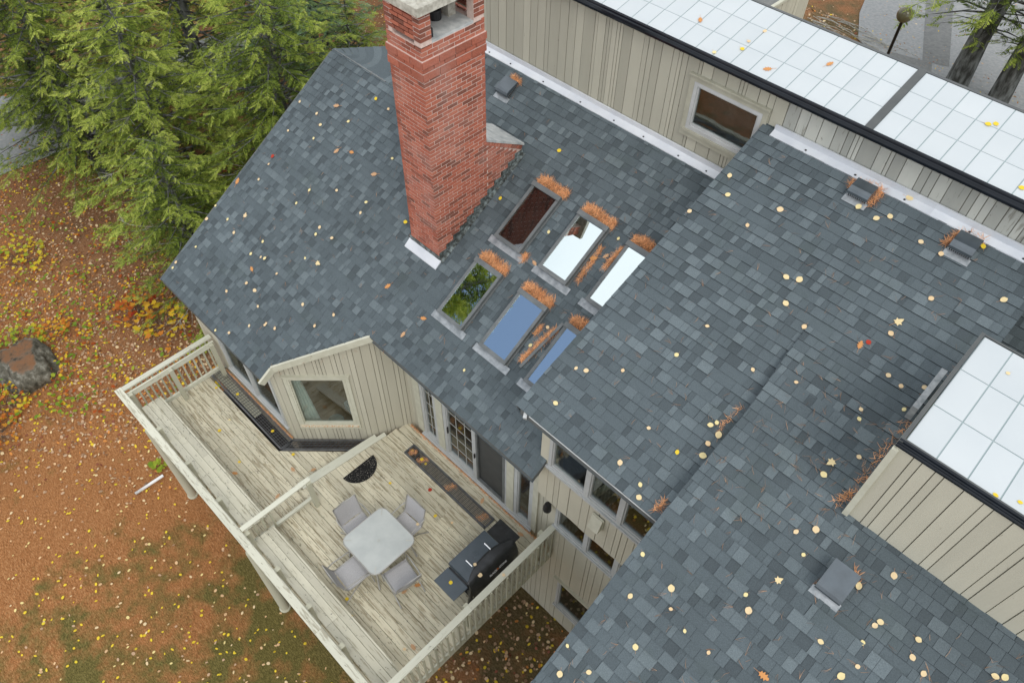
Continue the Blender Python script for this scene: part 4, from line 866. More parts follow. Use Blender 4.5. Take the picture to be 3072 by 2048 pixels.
grate([(-9.37, 2.63), (-8.21, 3.78), (-8.24, 4.10), (-9.40, 2.95)], ZB + 0.005, 'slanting grate in the lower deck under the picture window', 18, 6)
grate([(-7.35, 4.42), (-4.90, 4.42), (-4.90, 4.68), (-7.35, 4.68)], 0.005, 'grate in the upper deck in front of the sliding doors', 30, 8)
pit = MB(); pit.box(-12.2, -8.2, 2.6, 3.0, -0.9, -0.88); pit.box(-7.4, -4.8, 4.4, 4.7, -0.8, -0.78); pit.face([(-9.4, 2.6, -0.9), (-8.1, 3.8, -0.9), (-8.2, 4.2, -0.9), (-9.4, 3, -0.9)]); pit.build('dark_pit_sheet', M['black'], deck)  # black sheets below the grates, the pit's darkness put in as colour
gg = MB(); gg.box(-12.2, -10.55, 2.7, 2.88, ZB - 0.10, ZB - 0.09); gg.build('leaf_tray', M['post'], deck)
# ---- door mat
dm = MB(); pts = [(-7.785 + 0.02, 3.10)] + [(-7.78 + 0.38 * math.sin(math.pi * k / 16), 3.50 - 0.40 * math.cos(math.pi * k / 16)) for k in range(17)] + [(-7.765, 3.90)]
dm.hexa([(p[0], p[1], 0.004) for p in pts], [(p[0], p[1], 0.016) for p in pts]); dmo = dm.build('door_mat', M['mat']); tag(dmo, 'black half-round rubber mat on the upper deck by the step', 'doormat')
# ---- table
tx, ty = -5.87, 2.62
tb = empty('patio_table', (tx, ty, 0), 'square patio table with rounded corners and a frosted pale top', 'table')
def rr_ring(h, r, z, n=6):
    o = []
    for cx, cy, a0 in ((h - r, h - r, 0), (-h + r, h - r, 90), (-h + r, -h + r, 180), (h - r, -h + r, 270)):
        for k in range(n + 1): a = D2R(a0 + 90 * k / n); o.append((tx + cx + r * math.cos(a), ty + cy + r * math.sin(a), z))
    return o
m_ = MB(); m_.hexa(rr_ring(0.50, 0.14, 0.705), rr_ring(0.50, 0.14, 0.722)); m_.build('tabletop', M['tabletop'], tb)
m_ = MB(); ring = rr_ring(0.505, 0.145, 0.712); m_.tube([Vector(p) for p in ring] + [Vector(ring[0])], 0.014, 6); m_.build('rim', M['chair_metal'], tb)
m_ = MB(); m_.lathe((tx, ty, 0.722), [(0.028, 0.0), (0.028, 0.006), (0.014, 0.006), (0.014, -0.01)], 12); m_.build('umbrella_ring', M['grid_white'], tb)
for sx in (-1, 1):
    for sy in (-1, 1):
        m_ = MB(); m_.tube([(tx + sx * .42, ty + sy * .42, 0.70), (tx + sx * .40, ty + sy * .40, 0.55), (tx + sx * .46, ty + sy * .46, 0.0)], 0.019, 8); m_.build('leg', M['chair_metal'], tb, smooth=True)
        m_ = MB(); m_.beam((tx + sx * .36, ty + sy * .36, 0.7235), (tx + sx * .47, ty + sy * .47, 0.7235), 0.022, 0.003); m_.build('corner_clip', M['grid_white'], tb)
m_ = MB(); m_.beam((tx - .42, ty - .42, .69), (tx + .42, ty + .42, .69), 0.02, 0.02); m_.beam((tx - .42, ty + .42, .67), (tx + .42, ty - .42, .67), 0.02, 0.02); m_.build('brace', M['chair_metal'], tb)
# ---- chairs
def make_chair():
    c = empty('patio_chair', (0, 0, 0), 'x', 'chair', 'sling chairs around the patio table')
    w = 0.235
    prof = [(0.26, 0.415), (0.20, 0.43), (0.0, 0.405), (-0.17, 0.40), (-0.21, 0.42), (-0.25, 0.50), (-0.30, 0.68), (-0.335, 0.82), (-0.36, 0.90)]
    def strip(m_, pr, dz):
        for (a, b), (p, q) in zip(pr[:-1], pr[1:]): m_.hexa([(-w, a, b - dz), (w, a, b - dz), (w, p, q - dz), (-w, p, q - dz)], [(-w, a, b), (w, a, b), (w, p, q), (-w, p, q)])
    m_ = MB(); strip(m_, prof[:5], 0.006); m_.build('seat', M['sling'], c, fixn=True)
    m_ = MB()
    def back(u, v):
        k = v * 4; i = min(int(k), 3); f = k - i; a, b = prof[4 + i]; p, q = prof[5 + i] if i < 4 else prof[8]
        y, z = a + (p - a) * f, b + (q - b) * f; return (-w + 2 * w * u, y - 0.025 * math.sin(math.pi * u), z + 0.006 * math.sin(9 * u + 3 * v))
    m_.grid(back, 8, 8); m_.build('backrest', M['sling'], c, smooth=True)
    for s in (-1, 1):
        m_ = MB(); m_.tube([(s * (w + .012), a, b) for a, b in prof], 0.013, 6); m_.build('side_rail', M['chair_metal'], c, smooth=True)
        m_ = MB(); m_.tube([(s * (w + .03), -0.30, 0.64), (s * (w + .05), -0.18, 0.645), (s * (w + .05), 0.15, 0.63), (s * (w + .045), 0.24, 0.59), (s * (w + .035), 0.27, 0.42), (s * (w + .02), 0.30, 0.0)], 0.013, 6); m_.build('arm', M['chair_metal'], c, smooth=True)
        m_ = MB(); m_.tube([(s * (w + .012), 0.10, 0.415), (s * (w + .02), -0.12, 0.25), (s * (w + .03), -0.34, 0.0)], 0.013, 6); m_.build('leg', M['chair_metal'], c, smooth=True)
    m_ = MB(); m_.tube([(-w - .02, 0.24, 0.40), (w + .02, 0.24, 0.40)], 0.011, 6); m_.tube([(-w - .01, -0.36, 0.90), (w + .01, -0.36, 0.90)], 0.010, 6); m_.build('cross_rail', M['chair_metal'], c, smooth=True)
    return c
def copy_tree(o, parent=None):
    c = o.copy(); COL.objects.link(c); W[c] = W[o].copy()
    if parent: c.parent = parent
    for ch in list(o.children): copy_tree(ch, c)
    return c
ch0 = make_chair()
for i, (x, y, a, lb) in enumerate(((-6.50, 2.58, -93, 'grey sling chair on the step side of the table, facing the cooking griddle'), (-5.87, 3.22, 183, 'grey sling chair on the house side of the table, under the grate'), (-5.86, 1.90, -4, 'grey sling chair on the bench side of the table, its back to the bench'), (-5.14, 2.52, 82, 'grey sling chair between the table and the cooking griddle'))):
    o = ch0 if i == 0 else copy_tree(ch0); o.location = (x, y, 0); o.rotation_euler = (0, 0, D2R(a)); o['label'] = lb
# ---- griddle
gr_ = empty('griddle_grill', (-4.25, 3.64, 0), 'black flat-top gas griddle with its soft cover pulled half off, by the end railing', 'grill')
def gb(name, x0, x1, y0, y1, z0, z1, mat='griddle', **k): m_ = MB(); m_.box(x0, x1, y0, y1, z0, z1); return m_.build(name, M[mat], gr_, **k)
m_ = MB(); m_.hexa([(-4.54, 3.18, 0.90), (-3.99, 3.18, 0.90), (-3.99, 4.09, 0.90), (-4.54, 4.09, 0.90)], [(-4.53, 3.19, 0.985), (-4.01, 3.19, 0.985), (-4.01, 4.08, 0.985), (-4.53, 4.08, 0.985)]); m_.build('lid', M['griddle'], gr_)
m_ = MB()
for k in range(24):
    a = 2 * math.pi * k / 24; b = 2 * math.pi * (k + 1) / 24
    for r_ in (0.105, 0.085): m_.beam((-4.26 + r_ * math.cos(a), 3.63 + r_ * math.sin(a), 0.986), (-4.26 + r_ * math.cos(b), 3.63 + r_ * math.sin(b), 0.986), 0.005, 0.004)
m_.tube([(-4.22, 3.60, .987), (-4.25, 3.57, .987), (-4.29, 3.60, .987), (-4.27, 3.65, .987), (-4.31, 3.68, .987)], 0.003, 5); m_.tube([(-4.21, 3.66, .987), (-4.24, 3.69, .987), (-4.27, 3.67, .987)], 0.003, 5)
m_.build('embossed_emblem', M['griddle'], gr_)
for y in (3.43, 3.89): m_ = MB(); m_.tube([(-4.33, y, .985), (-4.33, y, 1.015), (-4.17, y, 1.015), (-4.17, y, .985)], 0.013, 8); m_.build('handle', M['chrome'], gr_)
gb('burner_box', -4.52, -4.00, 3.21, 4.06, 0.76, 0.90, 'black'); gb('side_shelf', -4.52, -3.995, 2.81, 3.15, 0.83, 0.855)
m_ = MB(); m_.box(-4.515, -4.005, 4.13, 4.49, 0.83, 0.87); m_.build('side_shelf', M['vinyl'], gr_)
gb('shelf_bracket', -4.50, -4.02, 3.15, 3.18, 0.80, 0.88, 'black')
m_ = MB()
for k in range(5): m_.box(-4.50 + 0.1 * k, -4.47 + 0.1 * k, 3.151, 3.175, 0.88, 0.895)
m_.build('bracket_clips', M['black'], gr_)
for x in (-4.49, -4.03):
    for y in (3.24, 4.03): m_ = MB(); m_.box(x - .02, x + .02, y - .02, y + .02, 0.05, 0.76); m_.lathe((x, y, 0.0), [(0, 0), (0.03, 0), (0.03, 0.05), (0, 0.05)], 8); m_.build('leg', M['black'], gr_)
gb('lower_shelf', -4.50, -4.02, 3.22, 4.05, 0.15, 0.18, 'black')
m_ = MB(); m_.lathe((-4.1, 4.3, 0.0), [(0, 0), (0.13, 0), (0.15, 0.05), (0.15, 0.30), (0.10, 0.40), (0.04, 0.43), (0.04, 0.47), (0, 0.47)], 16); gt = m_.build('gas_bottle', M['griddle'], smooth=True); tag(gt, 'dark gas bottle on the deck beneath the far griddle shelf', 'gas bottle')
def cov(u, v):
    y = 3.16 + 1.16 * u; arch = math.sin(math.pi * min(1, max(0, (u - 0.05) / 0.95)))
    xt = -4.03 - 0.16 * arch ** 0.7
    P_ = [(xt, 0.992), (-4.00, 1.0), (-3.955, 0.97), (-3.90, 0.86), (-3.85, 0.70), (-3.83, 0.52), (-3.85, 0.34), (-3.90, 0.22 + 0.1 * math.sin(7 * u))]
    k = v * 7; i = min(int(k), 6); f = k - i; x, z = P_[i][0] + (P_[i + 1][0] - P_[i][0]) * f, P_[i][1] + (P_[i + 1][1] - P_[i][1]) * f
    wv = 0.02 * math.sin(14 * u + 5 * v) * v + 0.012 * math.sin(31 * u - 9 * v) * v
    return (x + wv - 0.04 * (abs(u - .5) * 2) ** 4 * v, y, z + 0.01 * math.sin(11 * u + 3 * v) * (1 - v) * 0.4)
m_ = MB(); m_.grid(cov, 34, 22); cv = m_.build('cover', M['vinyl'], gr_, smooth=True, fixn=True); md = cv.modifiers.new('t', 'SOLIDIFY'); md.thickness = 0.006
m_ = MB(); m_.grid(lambda u, v: (-4.0 - 0.03 * math.sin(3 * u) + 0.14 * v, 3.12 + 0.05 * math.sin(5 * v + 2 * u), 0.75 - 0.62 * u + 0.03 * math.sin(9 * v)), 10, 8); m_.build('cover_fold', M['vinyl'], gr_, smooth=True)
def text(body, size, mat, parent, loc, rot, ext=0.001):
    cu = bpy.data.curves.new('lettering', 'FONT'); cu.body = body; cu.size = size; cu.extrude = ext; cu.align_x = 'CENTER'; cu.align_y = 'CENTER'; cu.space_character = 0.95; cu.offset = 0.0012
    o = bpy.data.objects.new('tmp', cu); COL.objects.link(o); dg_ = bpy.context.evaluated_depsgraph_get(); me = bpy.data.meshes.new_from_object(o.evaluated_get(dg_)); bpy.data.objects.remove(o)
    me.materials.clear(); me.materials.append(M[mat]); me.name = 'lettering'; return place('lettering', me, parent, Matrix.Translation(loc) @ rot)
lrot = Matrix(((0.42, 0, 0), (0, 1, 0), (0, 0, 1)))
Yx = Vector((0, 1, 0)); up_ = Vector((-0.40, 0, 0.917)); nn_ = Yx.cross(up_)
RT = Matrix((Yx, up_, nn_)).transposed().to_4x4()
text('BLACK', 0.062, 'print_white', gr_, Vector((-3.865, 3.665, 0.835)), RT); text('STONE', 0.062, 'print_white', gr_, Vector((-3.865, 3.905, 0.835)), RT)
m_ = MB(); m_.face([(-3.868, 3.775, .80), (-3.868, 3.80, .80), (-3.880, 3.79, .86)]); m_.face([(-3.866, 3.765, .81), (-3.872, 3.785, .82), (-3.884, 3.765, .85)]); m_.build('flame_emblem', M['print_orange'], gr_)
# ---- things behind the picture window
cu_ = MB(); cu_.grid(lambda u, v: tuple(on_dg(0.28 + 0.30 * u * (0.6 + 0.6 * v), 2.0 - 1.75 * v, -0.16 - 0.03 * math.sin(26 * u))), 24, 4); tag(cu_.build('curtain', M['curtain'], smooth=True), 'pale curtain hanging inside the picture window', 'curtain')
bx = empty('storage_box', tuple(on_dg(1.32, -0.24, -0.75)), 'pale open plastic tub on the floor behind the picture window', 'box'); m_ = MB(); c_ = on_dg(1.32, -0.14, -0.75)
for sx, sy, lx, ly in ((-1, 0, .01, .2), (1, 0, .01, .2), (0, -1, .26, .01), (0, 1, .26, .01)): m_.obox(c_ + Vector((sx * .25, sy * .19, 0.09)), (lx, 0, 0), (0, ly, 0), (0, 0, .11))
m_.obox(c_, (.25, 0, 0), (0, .19, 0), (0, 0, .01)); m_.build('walls', M['white'], bx)
m_ = MB(); c_ = on_dg(0.85, -0.24, -0.42); m_.lathe(c_, [(0.0, 0.02), (0.12, 0.02), (0.17, 0.08), (0.18, 0.14), (0.165, 0.14), (0.15, 0.08), (0.1, 0.04), (0, 0.04)], 20); tag(m_.build('glass_bowl', M['kal_bar'], smooth=True), 'round bowl on the floor behind the picture window', 'bowl')
sf3 = empty('sofa', (-3.2, 5.6, 2.72), 'dark grey upholstered seat behind the upper left window pane', 'sofa'); m_ = MB(); m_.box(-3.75, -2.75, 5.2, 6.1, 2.75, 3.2); m_.build('seat', M['sofa'], sf3); m_ = MB(); m_.box(-3.75, -2.75, 5.95, 6.2, 3.2, 3.7); m_.build('backrest', M['sofa'], sf3)
wb = MB(); wb.beam((-2.95, 4.95, 3.2), (-2.5, 5.5, 4.3), 0.09, 0.05); tag(wb.build('timber_brace', M['trim']), 'pale slanting timber behind the middle upper window pane', 'timber')
pt = MB(); pt.lathe((-1.9, 5.35, 2.72), [(0, 0.35), (0.14, 0.35), (0.2, 0.9), (0.21, 0.95), (0.13, 0.95), (0.1, 0.6), (0, 0.6)], 18); tag(pt.build('round_pot', M['flash_grey'], smooth=True), 'round grey pot behind the right upper window pane', 'pot')
# ---- small wing beyond the tall block
wg = empty('outbuilding', (-9, 14.5, 0.3), 'tan boarded wing with a dark roof beyond the tall block', 'building')
siding('wall', (-7.3, 11.6), (0, 1), 0, 6.05, lambda s: 0.0, lambda s: 5.72, seed=51, widths=(0.1, 0.16, 0.2), parent=wg)
m_ = MB(); m_.box(-14.0, -7.31, 17.6, 17.68, 0, 5.7); m_.box(-14, -13.95, 11.6, 17.6, 0, 5.7); m_.build('rear_wall', M['siding'], wg)
m_ = MB(); m_.box(-14.1, -7.33, 11.4, 16.6, 5.70, 5.78); m_.build('roof', M['asphalt2'], wg); m_ = MB(); m_.beam((-7.27, 11.5, 5.86), (-7.27, 16.65, 5.78), 0.08, 0.06); m_.build('edge_trim', M['trim'], wg)
# ---- lamp post and bollard
GL = Vector((-6.63, 23.13, 3.2)); lp = empty('lamp_post', (GL.x, GL.y, 0.5), 'black lamp post with a dark glass globe beside the driveway', 'lamp post')
m_ = MB(); m_.tube([(GL.x, GL.y, 0.45), (GL.x, GL.y, 3.0)], 0.045, 10); m_.build('pole', M['black'], lp, smooth=True)
m_ = MB(); n_ = 14; m_.lathe(GL, [(0.225 * math.sin(math.pi * k / n_), -0.225 * math.cos(math.pi * k / n_)) for k in range(n_ + 1)], 20); m_.build('globe', M['globe'], lp, smooth=True)
bo = MB(); zb = at_ = 0.5; bo.tube([(-5.75, 22.3, 0.45), (-5.75, 22.3, 1.35)], 0.07, 10); tag(bo.build('bollard', M['black']), 'short dark bollard beside the lamp post', 'bollard')
# ---- white pipe on the lawn
pp = MB(); pp.tube([(-13.0, -0.14, -3.33), (-12.98, 0.62, -3.33)], 0.04, 8); tag(pp.build('drain_pipe', M['white'], smooth=True), 'white pipe lying on the lawn beyond the left end of the deck', 'pipe')
# ---- boulder
rk = MB(); R0 = random.Random(4)
def rockf(u, v):
    th, ph = 2 * math.pi * u, math.pi * v; d_ = Vector((math.cos(th) * math.sin(ph), math.sin(th) * math.sin(ph), math.cos(ph)))
    k = 1 + 0.13 * math.sin(3 * d_.x + 1) * math.cos(4 * d_.y) + 0.08 * math.sin(7 * d_.z + 5 * d_.x) + 0.035 * math.sin(17 * d_.y + 9 * d_.x)
    return (-18.75 + 1.0 * d_.x * k, -0.35 + 0.78 * d_.y * k, -3.35 + 0.72 * min(d_.z * k, 0.82 + 0.1 * math.sin(5 * d_.x)))
rk.grid(rockf, 40, 24); tag(rk.build('boulder', M['rock'], smooth=True, fixn=True), 'rounded grey boulder capped with brown pine needles on the lawn', 'rock')

# ------------------------------------------------------------------ fallen leaves
def leaf_outline(kind, r):
    if kind == 'b':      # birch / aspen: round with a tip
        n = 12; return [(0.5 * math.sin(a) * (1 - 0.12 * math.cos(a)), -0.42 + 0.5 * (1 - math.cos(a)) * 0.98 + (0.1 if k == n // 2 else 0)) for k in range(n) for a in [2 * math.pi * k / n]]
    if kind == 'o':      # oak: lobed
        L = [(0, -.5), (.10, -.34), (.28, -.30), (.16, -.18), (.38, -.05), (.17, .05), (.36, .22), (.14, .26), (.15, .42), (0, .5)]
        return L + [(-x, y) for x, y in L[-2:0:-1]]
    L = [(0, -.42), (.12, -.30), (.40, -.32), (.30, -.12), (.50, .08), (.24, .10), (.20, .22), (.16, .30), (0, .52)]
    return L + [(-x, y) for x, y in L[-2:0:-1]]
def leaf_mesh(kind, tone, r, curl):
    o = leaf_outline(kind, r); m_ = MB(); zc = lambda x, y: 0.16 * curl * (x * x * 2.2 + y * y * 0.9) + 0.01
    c = (0, 0.02, 0.0)
    for i in range(len(o)):
        p, q = o[i], o[(i + 1) % len(o)]; m_.face([(0, 0.02, zc(0, 0)), (q[0], q[1], zc(*q)), (p[0], p[1], zc(*p))], tone)
    m_.hexa([(-.012, -.95, .03), (.012, -.95, .03), (.012, -.38, .02), (-.012, -.38, .02)], [(-.012, -.95, .05), (.012, -.95, .05), (.012, -.38, .04), (-.012, -.38, .04)], 0.4)
    return m_.mesh('fallen_leaf', M['leaf'])
lr = random.Random(77); lcache = {}
def lmesh(kind, tone):
    k = (kind, tone, lr.randrange(3))
    if k not in lcache: lcache[k] = leaf_mesh(kind, tone, lr, (0.5, 1.2, -0.6)[k[2]])
    return lcache[k]
LV = [('L','o',-11.8,7.04),('L','s',-12.71,6.74),('L','s',-12.11,6.74),('L','b',-11.85,6.61),('L','s',-11.77,6.35),('L','s',-12.47,6.2),('L','o',-11.07,6.41),('L','r',-12.39,5.67),('L','s',-12.34,5.53),('L','s',-12.31,5.21),('L','o',-12.77,4.94),('L','s',-11.02,5.61),('L','s',-10.46,5.88),('L','s',-11.09,5.29),('L','s',-12.85,4.36),('L','b',-12.83,4.07),('L','s',-12.33,4.31),('L','m',-12.01,4.57),('L','b',-10.23,5.22),('L','s',-11.96,4.21),('L','b',-9.84,5.21),('L','s',-12.6,3.57),('L','s',-11.2,4.43),('L','s',-10.21,5.09),('L','b',-10.88,4.24),('L','s',-10.99,4.2),('L','s',-11.25,4.14),('L','s',-10.07,4.68),('L','m',-9.73,4.75),('L','s',-10.4,4.17),('L','o',-10.99,3.95),('L','s',-12.79,3.13),('L','s',-12.76,3.02),('L','s',-10.88,3.71),('L','b',-10.58,3.72),('L','s',-11.18,3.38),('L','s',-10.29,3.56),('L','s',-9.42,4.08),('L','s',-8.71,4.29),('L','s',-8.9,3.96),('L','s',-9.86,3.45),('L','s',-9.87,3.41),('L','s',-10.16,3.22),('L','s',-9.62,3.49),('L','s',-10.47,2.9),('L','s',-10.79,2.77),('L','y',-11.06,7.51),('L','s',-10.64,7.48),('L','s',-11.3,6.93),('L','o',-10.74,6.54),('L','o',-9.95,6.46),('L','s',-9.83,6.84),('L','s',-9.69,6.02),('L','y',-8.66,6.14),('L','s',-9.64,5.82),('L','o',-8.12,5.18),('L','o',-7.1,5.14),('L','o',-7.23,4.76),('L','y',-7.33,7.28),('L','y',-6.95,8.35),('L','s',-6.15,7.26),('L','s',-5.04,7.71),('L','o',-6,6.77),('L','o',-5.18,7.3),('L','o',-5.03,7.42),('L','s',-5.08,6.14),('L','s',-5.14,5.79),('L','s',-5.83,4.93),('M','b',-3.75,8.3),('M','b',-3.59,8.05),('M','s',-3.86,7.58),('M','b',-2.86,8.23),('M','s',-3.07,7.81),('M','b',-2.07,8.77),('M','b',-1.79,8.74),('M','b',-1.67,8.84),('M','b',-1.64,9.18),('M','s',-1.17,8.73),('M','s',-0.9,8.72),('M','y',-0.56,9.04),('M','b',-2.22,7.48),('M','b',-2.06,7.53),('M','b',-1.99,7.18),('M','s',-2.6,6.4),('M','s',-1.63,7.06),('M','s',-0.66,8.16),('M','b',-0.02,8.56),('M','s',-0.77,7.53),('M','m',-0.79,7.71),('M','s',-1.78,6.26),('R','s',-1.26,6.34),('R','s',-0.51,7.08),('R','s',-0.32,7.04),('M','s',-0.11,7.19),('R','s',-0.06,7.1),('R','s',-0.14,6.81),('R','s',-0.5,6.5),('R','s',-0.45,6.38),('R','s',-0.2,6),('R','b',-0.39,5.61),('R','m',-0.4,5.77),('M','o',-0.97,7.22),('M','r',-0.91,7.3),('R','b',-0.1,5.07),('R','s',-0.24,4.92),('R','s',-0.04,4.76),('R','m',-0.08,4.39),('R','s',-0.25,4.08),('R','b',-0.13,3.97),('R','s',-0.52,3.43),('R','b',0.59,4.18),('R','s',-0.19,3.42),('R','b',0.93,4.7),('R','s',0.9,4.63),('R','s',0.91,4.42),('R','b',1.28,4.79),('R','b',1.33,4.62),('R','s',1,4.22),('R','b',0.93,4.05),('R','b',1.49,4.55),('R','b',1.99,4.96),('R','b',2.05,5),('R','o',0.37,3.6),('R','b',0.77,5.17),('R','b',0.57,4.85),('M','b',-1.75,5.43),('M','s',-1.71,5.49),('M','b',-1.6,5.38),('M','s',-1.63,5.23),('M','b',-1.6,5.08),('M','b',-3.5,4.5),('M','s',-3.6,5),('M','b',-3.46,5.06),('M','s',-3.08,5.33),('M','s',-2.66,5.89),('M','s',-2.32,4.96),('M','y',-1.86,4.94),('M','b',-2.32,4.42),('M','s',-1.95,4.37),('M','b',-1.86,4.25),('R','s',-1.39,3.73),('R','b',-0.9,3.65),('R','s',-0.77,3.5),('R','b',-1.21,3.32),('R','b',-0.82,2.98),('R','s',-1.42,2.52),('R','b',-1.3,2.27),('R','b',-1.06,2.48),('D','y',-7.27,4.57),('D','y',-6.83,4.55),('D','y',-7,3.73),('D','y',-5.79,3.89),('D','s',-5.44,4.04),('D','r',-6.3,4.2),('D','o',-5.36,4.8),('D','o',-5.04,2.45),('D','o',-4.96,2.71),('D','y',-5.69,1.61),('D','y',-5.38,1.46),('D','s',-4.2,1.32),('D','o',-4.15,1.91),('D','s',-4.23,1.78),('D','o',-4.29,4.83),('E','y',-11.81,2.52),('E','s',-10.84,2.25),('E','y',-10.74,1.95),('E','y',-9.75,1.82),('E','o',-9.59,1.6),('E','y',-9.1,2.73),('E','o',-8.8,2.52),('E','o',-8.49,2.82),('E','o',-8.5,1.93),('E','y',-7.32,2.06),('S','o',-5.56,9.74),('S','o',-4.16,9.42),('S','o',-3.54,9.96),('S','y',-4.69,9.56),('S','s',-4.71,9.74),('S','s',-4.97,9.29),('S','s',-4.65,10.04),('S','y',-1.39,10.09),('S','y',-1.31,10.15),('S','y',-0.59,9.38),('B','b',0.44,7.02),('B','y',0.93,5.52),('B','y',1.12,5.61)]
def surf_z(s, x, y):
    if s == 'L': return zL(y) + 0.024, TL
    if s == 'M': return zM(y) + 0.024, TM
    if s == 'R': return zR(y) + 0.048, (zR(y + .05) - zR(y - .05)) / .1
    if s == 'D': return 0.008, 0
    if s == 'E': return ZB + 0.008, 0
    if s == 'S': return zS(y) + 0.008, T12
    return BZ + 0.008, 0
WH = {'L': 'left roof', 'M': 'middle roof', 'R': 'near roof', 'D': 'upper deck', 'E': 'lower deck', 'S': 'panel roof', 'B': 'boxed roof light'}
KD = {'s': ('b', .062, (.60, .75, .58), 'pale yellow rounded leaf'), 'b': ('b', .083, (.60, .66, .72), 'large cream rounded leaf'), 'y': ('b', .072, (.9,), 'bright yellow rounded leaf'), 'o': ('o', .14, (.34, .42), 'tan lobed oak leaf'), 'm': ('m', .13, (.60, .66), 'cream pointed maple leaf'), 'r': ('b', .075, (.08,), 'small red leaf')}
cnt = 0
LM = {'L': [(-7.9, 5.8, 'the chimney foot'), (-7.5, 8.0, 'the chimney shoulder'), (-12.7, 2.9, 'the low eave corner'), (-12.7, 5.3, 'the rake edge'), (-12.6, 7.6, 'the curved saddle'), (-6.6, 7.3, 'the dark skylight'), (-6.6, 5.9, 'the tree-mirroring skylight'), (-5.5, 5.9, 'the blue skylight'), (-5.5, 7.3, 'the white skylight'), (-9.1, 3.0, 'the picture window gable'), (-7.7, 4.5, 'the gable peak'), (-5.5, 4.5, 'the eave over the doors'), (-8.6, 8.8, 'the small vent'), (-10.6, 6.5, 'the shaft of the chimney'), (-10.8, 4.4, 'the middle of the slope')],
      'M': [(-3.6, 4.3, 'the white eave corner'), (-2.5, 4.3, 'the eave over the windows'), (-3.7, 6.0, 'the skylights'), (-3.7, 8.8, 'the wall flashing corner'), (-2.15, 8.9, 'the left vent'), (-0.7, 8.9, 'the right vent'), (-1.6, 7.0, 'the top of the roof step'), (-1.65, 5.6, 'the needles at the roof step'), (-0.1, 7.5, 'the boxed roof light')],
      'R': [(0.38, 4.75, 'the steel vent'), (0.0, 5.4, 'the box corner'), (-1.4, 2.4, 'the lower rake'), (-1.4, 4.4, 'the eave needles'), (-1.4, 6.6, 'the top of the roof step'), (0.0, 6.6, 'the box side'), (1.0, 5.2, 'the boarded box wall'), (0.3, 3.4, 'the middle of the slope'), (1.2, 3.6, 'the lower right corner')],
      'D': [(-5.87, 2.62, 'the table'), (-7.5, 3.5, 'the door mat'), (-6.1, 4.55, 'the grate'), (-4.25, 3.6, 'the griddle'), (-4.2, 1.4, 'the bench end'), (-5.8, 1.3, 'the bench')], 'E': [(-11.0, 2.8, 'the long grate'), (-8.8, 3.2, 'the slanting grate'), (-10, 1.3, 'the bench'), (-8.0, 1.6, 'the middle railing')],
      'S': [(-2.5, 9.9, 'the dark joint strip'), (-5.5, 9.9, 'the middle of the long panels'), (-8, 9.9, 'the far left panels')], 'B': [(0.05, 5.5, 'the near corner'), (1.2, 6.0, 'the second row of panes')]}
for s, k, x, y in LV:
    kind, size, tones, lab = KD[k]; z, sl = surf_z(s, x, y); size *= lr.uniform(0.82, 1.12)
    if s == 'R': size *= 0.88
    if s == 'B': size *= 0.62
    tl = Matrix.Rotation(math.atan(sl), 4, 'X') @ Matrix.Rotation(lr.uniform(0, 6.28), 4, 'Z') @ Matrix.Diagonal((size * lr.uniform(.8, 1), size, size, 1))
    o = place('fallen_leaf', lmesh(kind, lr.choice(tones)), None, Matrix.Translation((x, y, z)) @ tl)
    near = min(LM[s], key=lambda q: (q[0] - x) ** 2 + (q[1] - y) ** 2); dx, dy = x - near[0], y - near[1]; ds = math.hypot(dx, dy)
    far_ = 'just ' if ds < 0.35 else ('' if ds < 0.9 else 'well '); dr = ('right of' if dx > 0 else 'left of') if abs(dx) > abs(dy) else (('above' if dy > 0 else 'below') if s not in 'DE' else ('on the house side of' if dy > 0 else 'on the lawn side of'))
    tag(o, '%s on %s, %s%s %s' % (lab.replace('rounded ', ''), WH[s], far_, dr, near[2]), 'leaf', '%s leaves on the %s' % (lab.rsplit(' ', 1)[0], WH[s])); cnt += 1
# leaves on the griddle, table chair and grate
for (x, y, z, k, lab) in ((-4.28, 3.0, .862, 'y', 'yellow leaf on the near griddle shelf'), (-3.97, 3.42, .99, 'b', 'pale yellow leaf on the black griddle cover'), (-4.17, 3.50, 1.0, 's', 'tiny pale leaf on the griddle lid'), (-5.72, 3.42, .43, 's', 'small yellow leaf on the seat of the chair by the grate'), (-6.95, 4.55, .03, 'y', 'bright yellow leaf on the upper deck grate'), (-11.3, 2.75, ZB + .03, 'y', 'yellow leaf on the long lower deck grate'), (-9.9, 2.75, ZB + .03, 'y', 'yellow leaf at the right end of the long lower deck grate'), (-3.66, 3.72, 1.01, 's', 'pale leaf on the end rail cap')):
    kind, size, tones, _ = KD[k]; o = place('fallen_leaf', lmesh(kind, tones[0]), None, Matrix.Translation((x, y, z)) @ Matrix.Rotation(lr.uniform(0, 6), 4, 'Z') @ Matrix.Diagonal((size, size, size, 1))); tag(o, lab, 'leaf'); cnt += 1
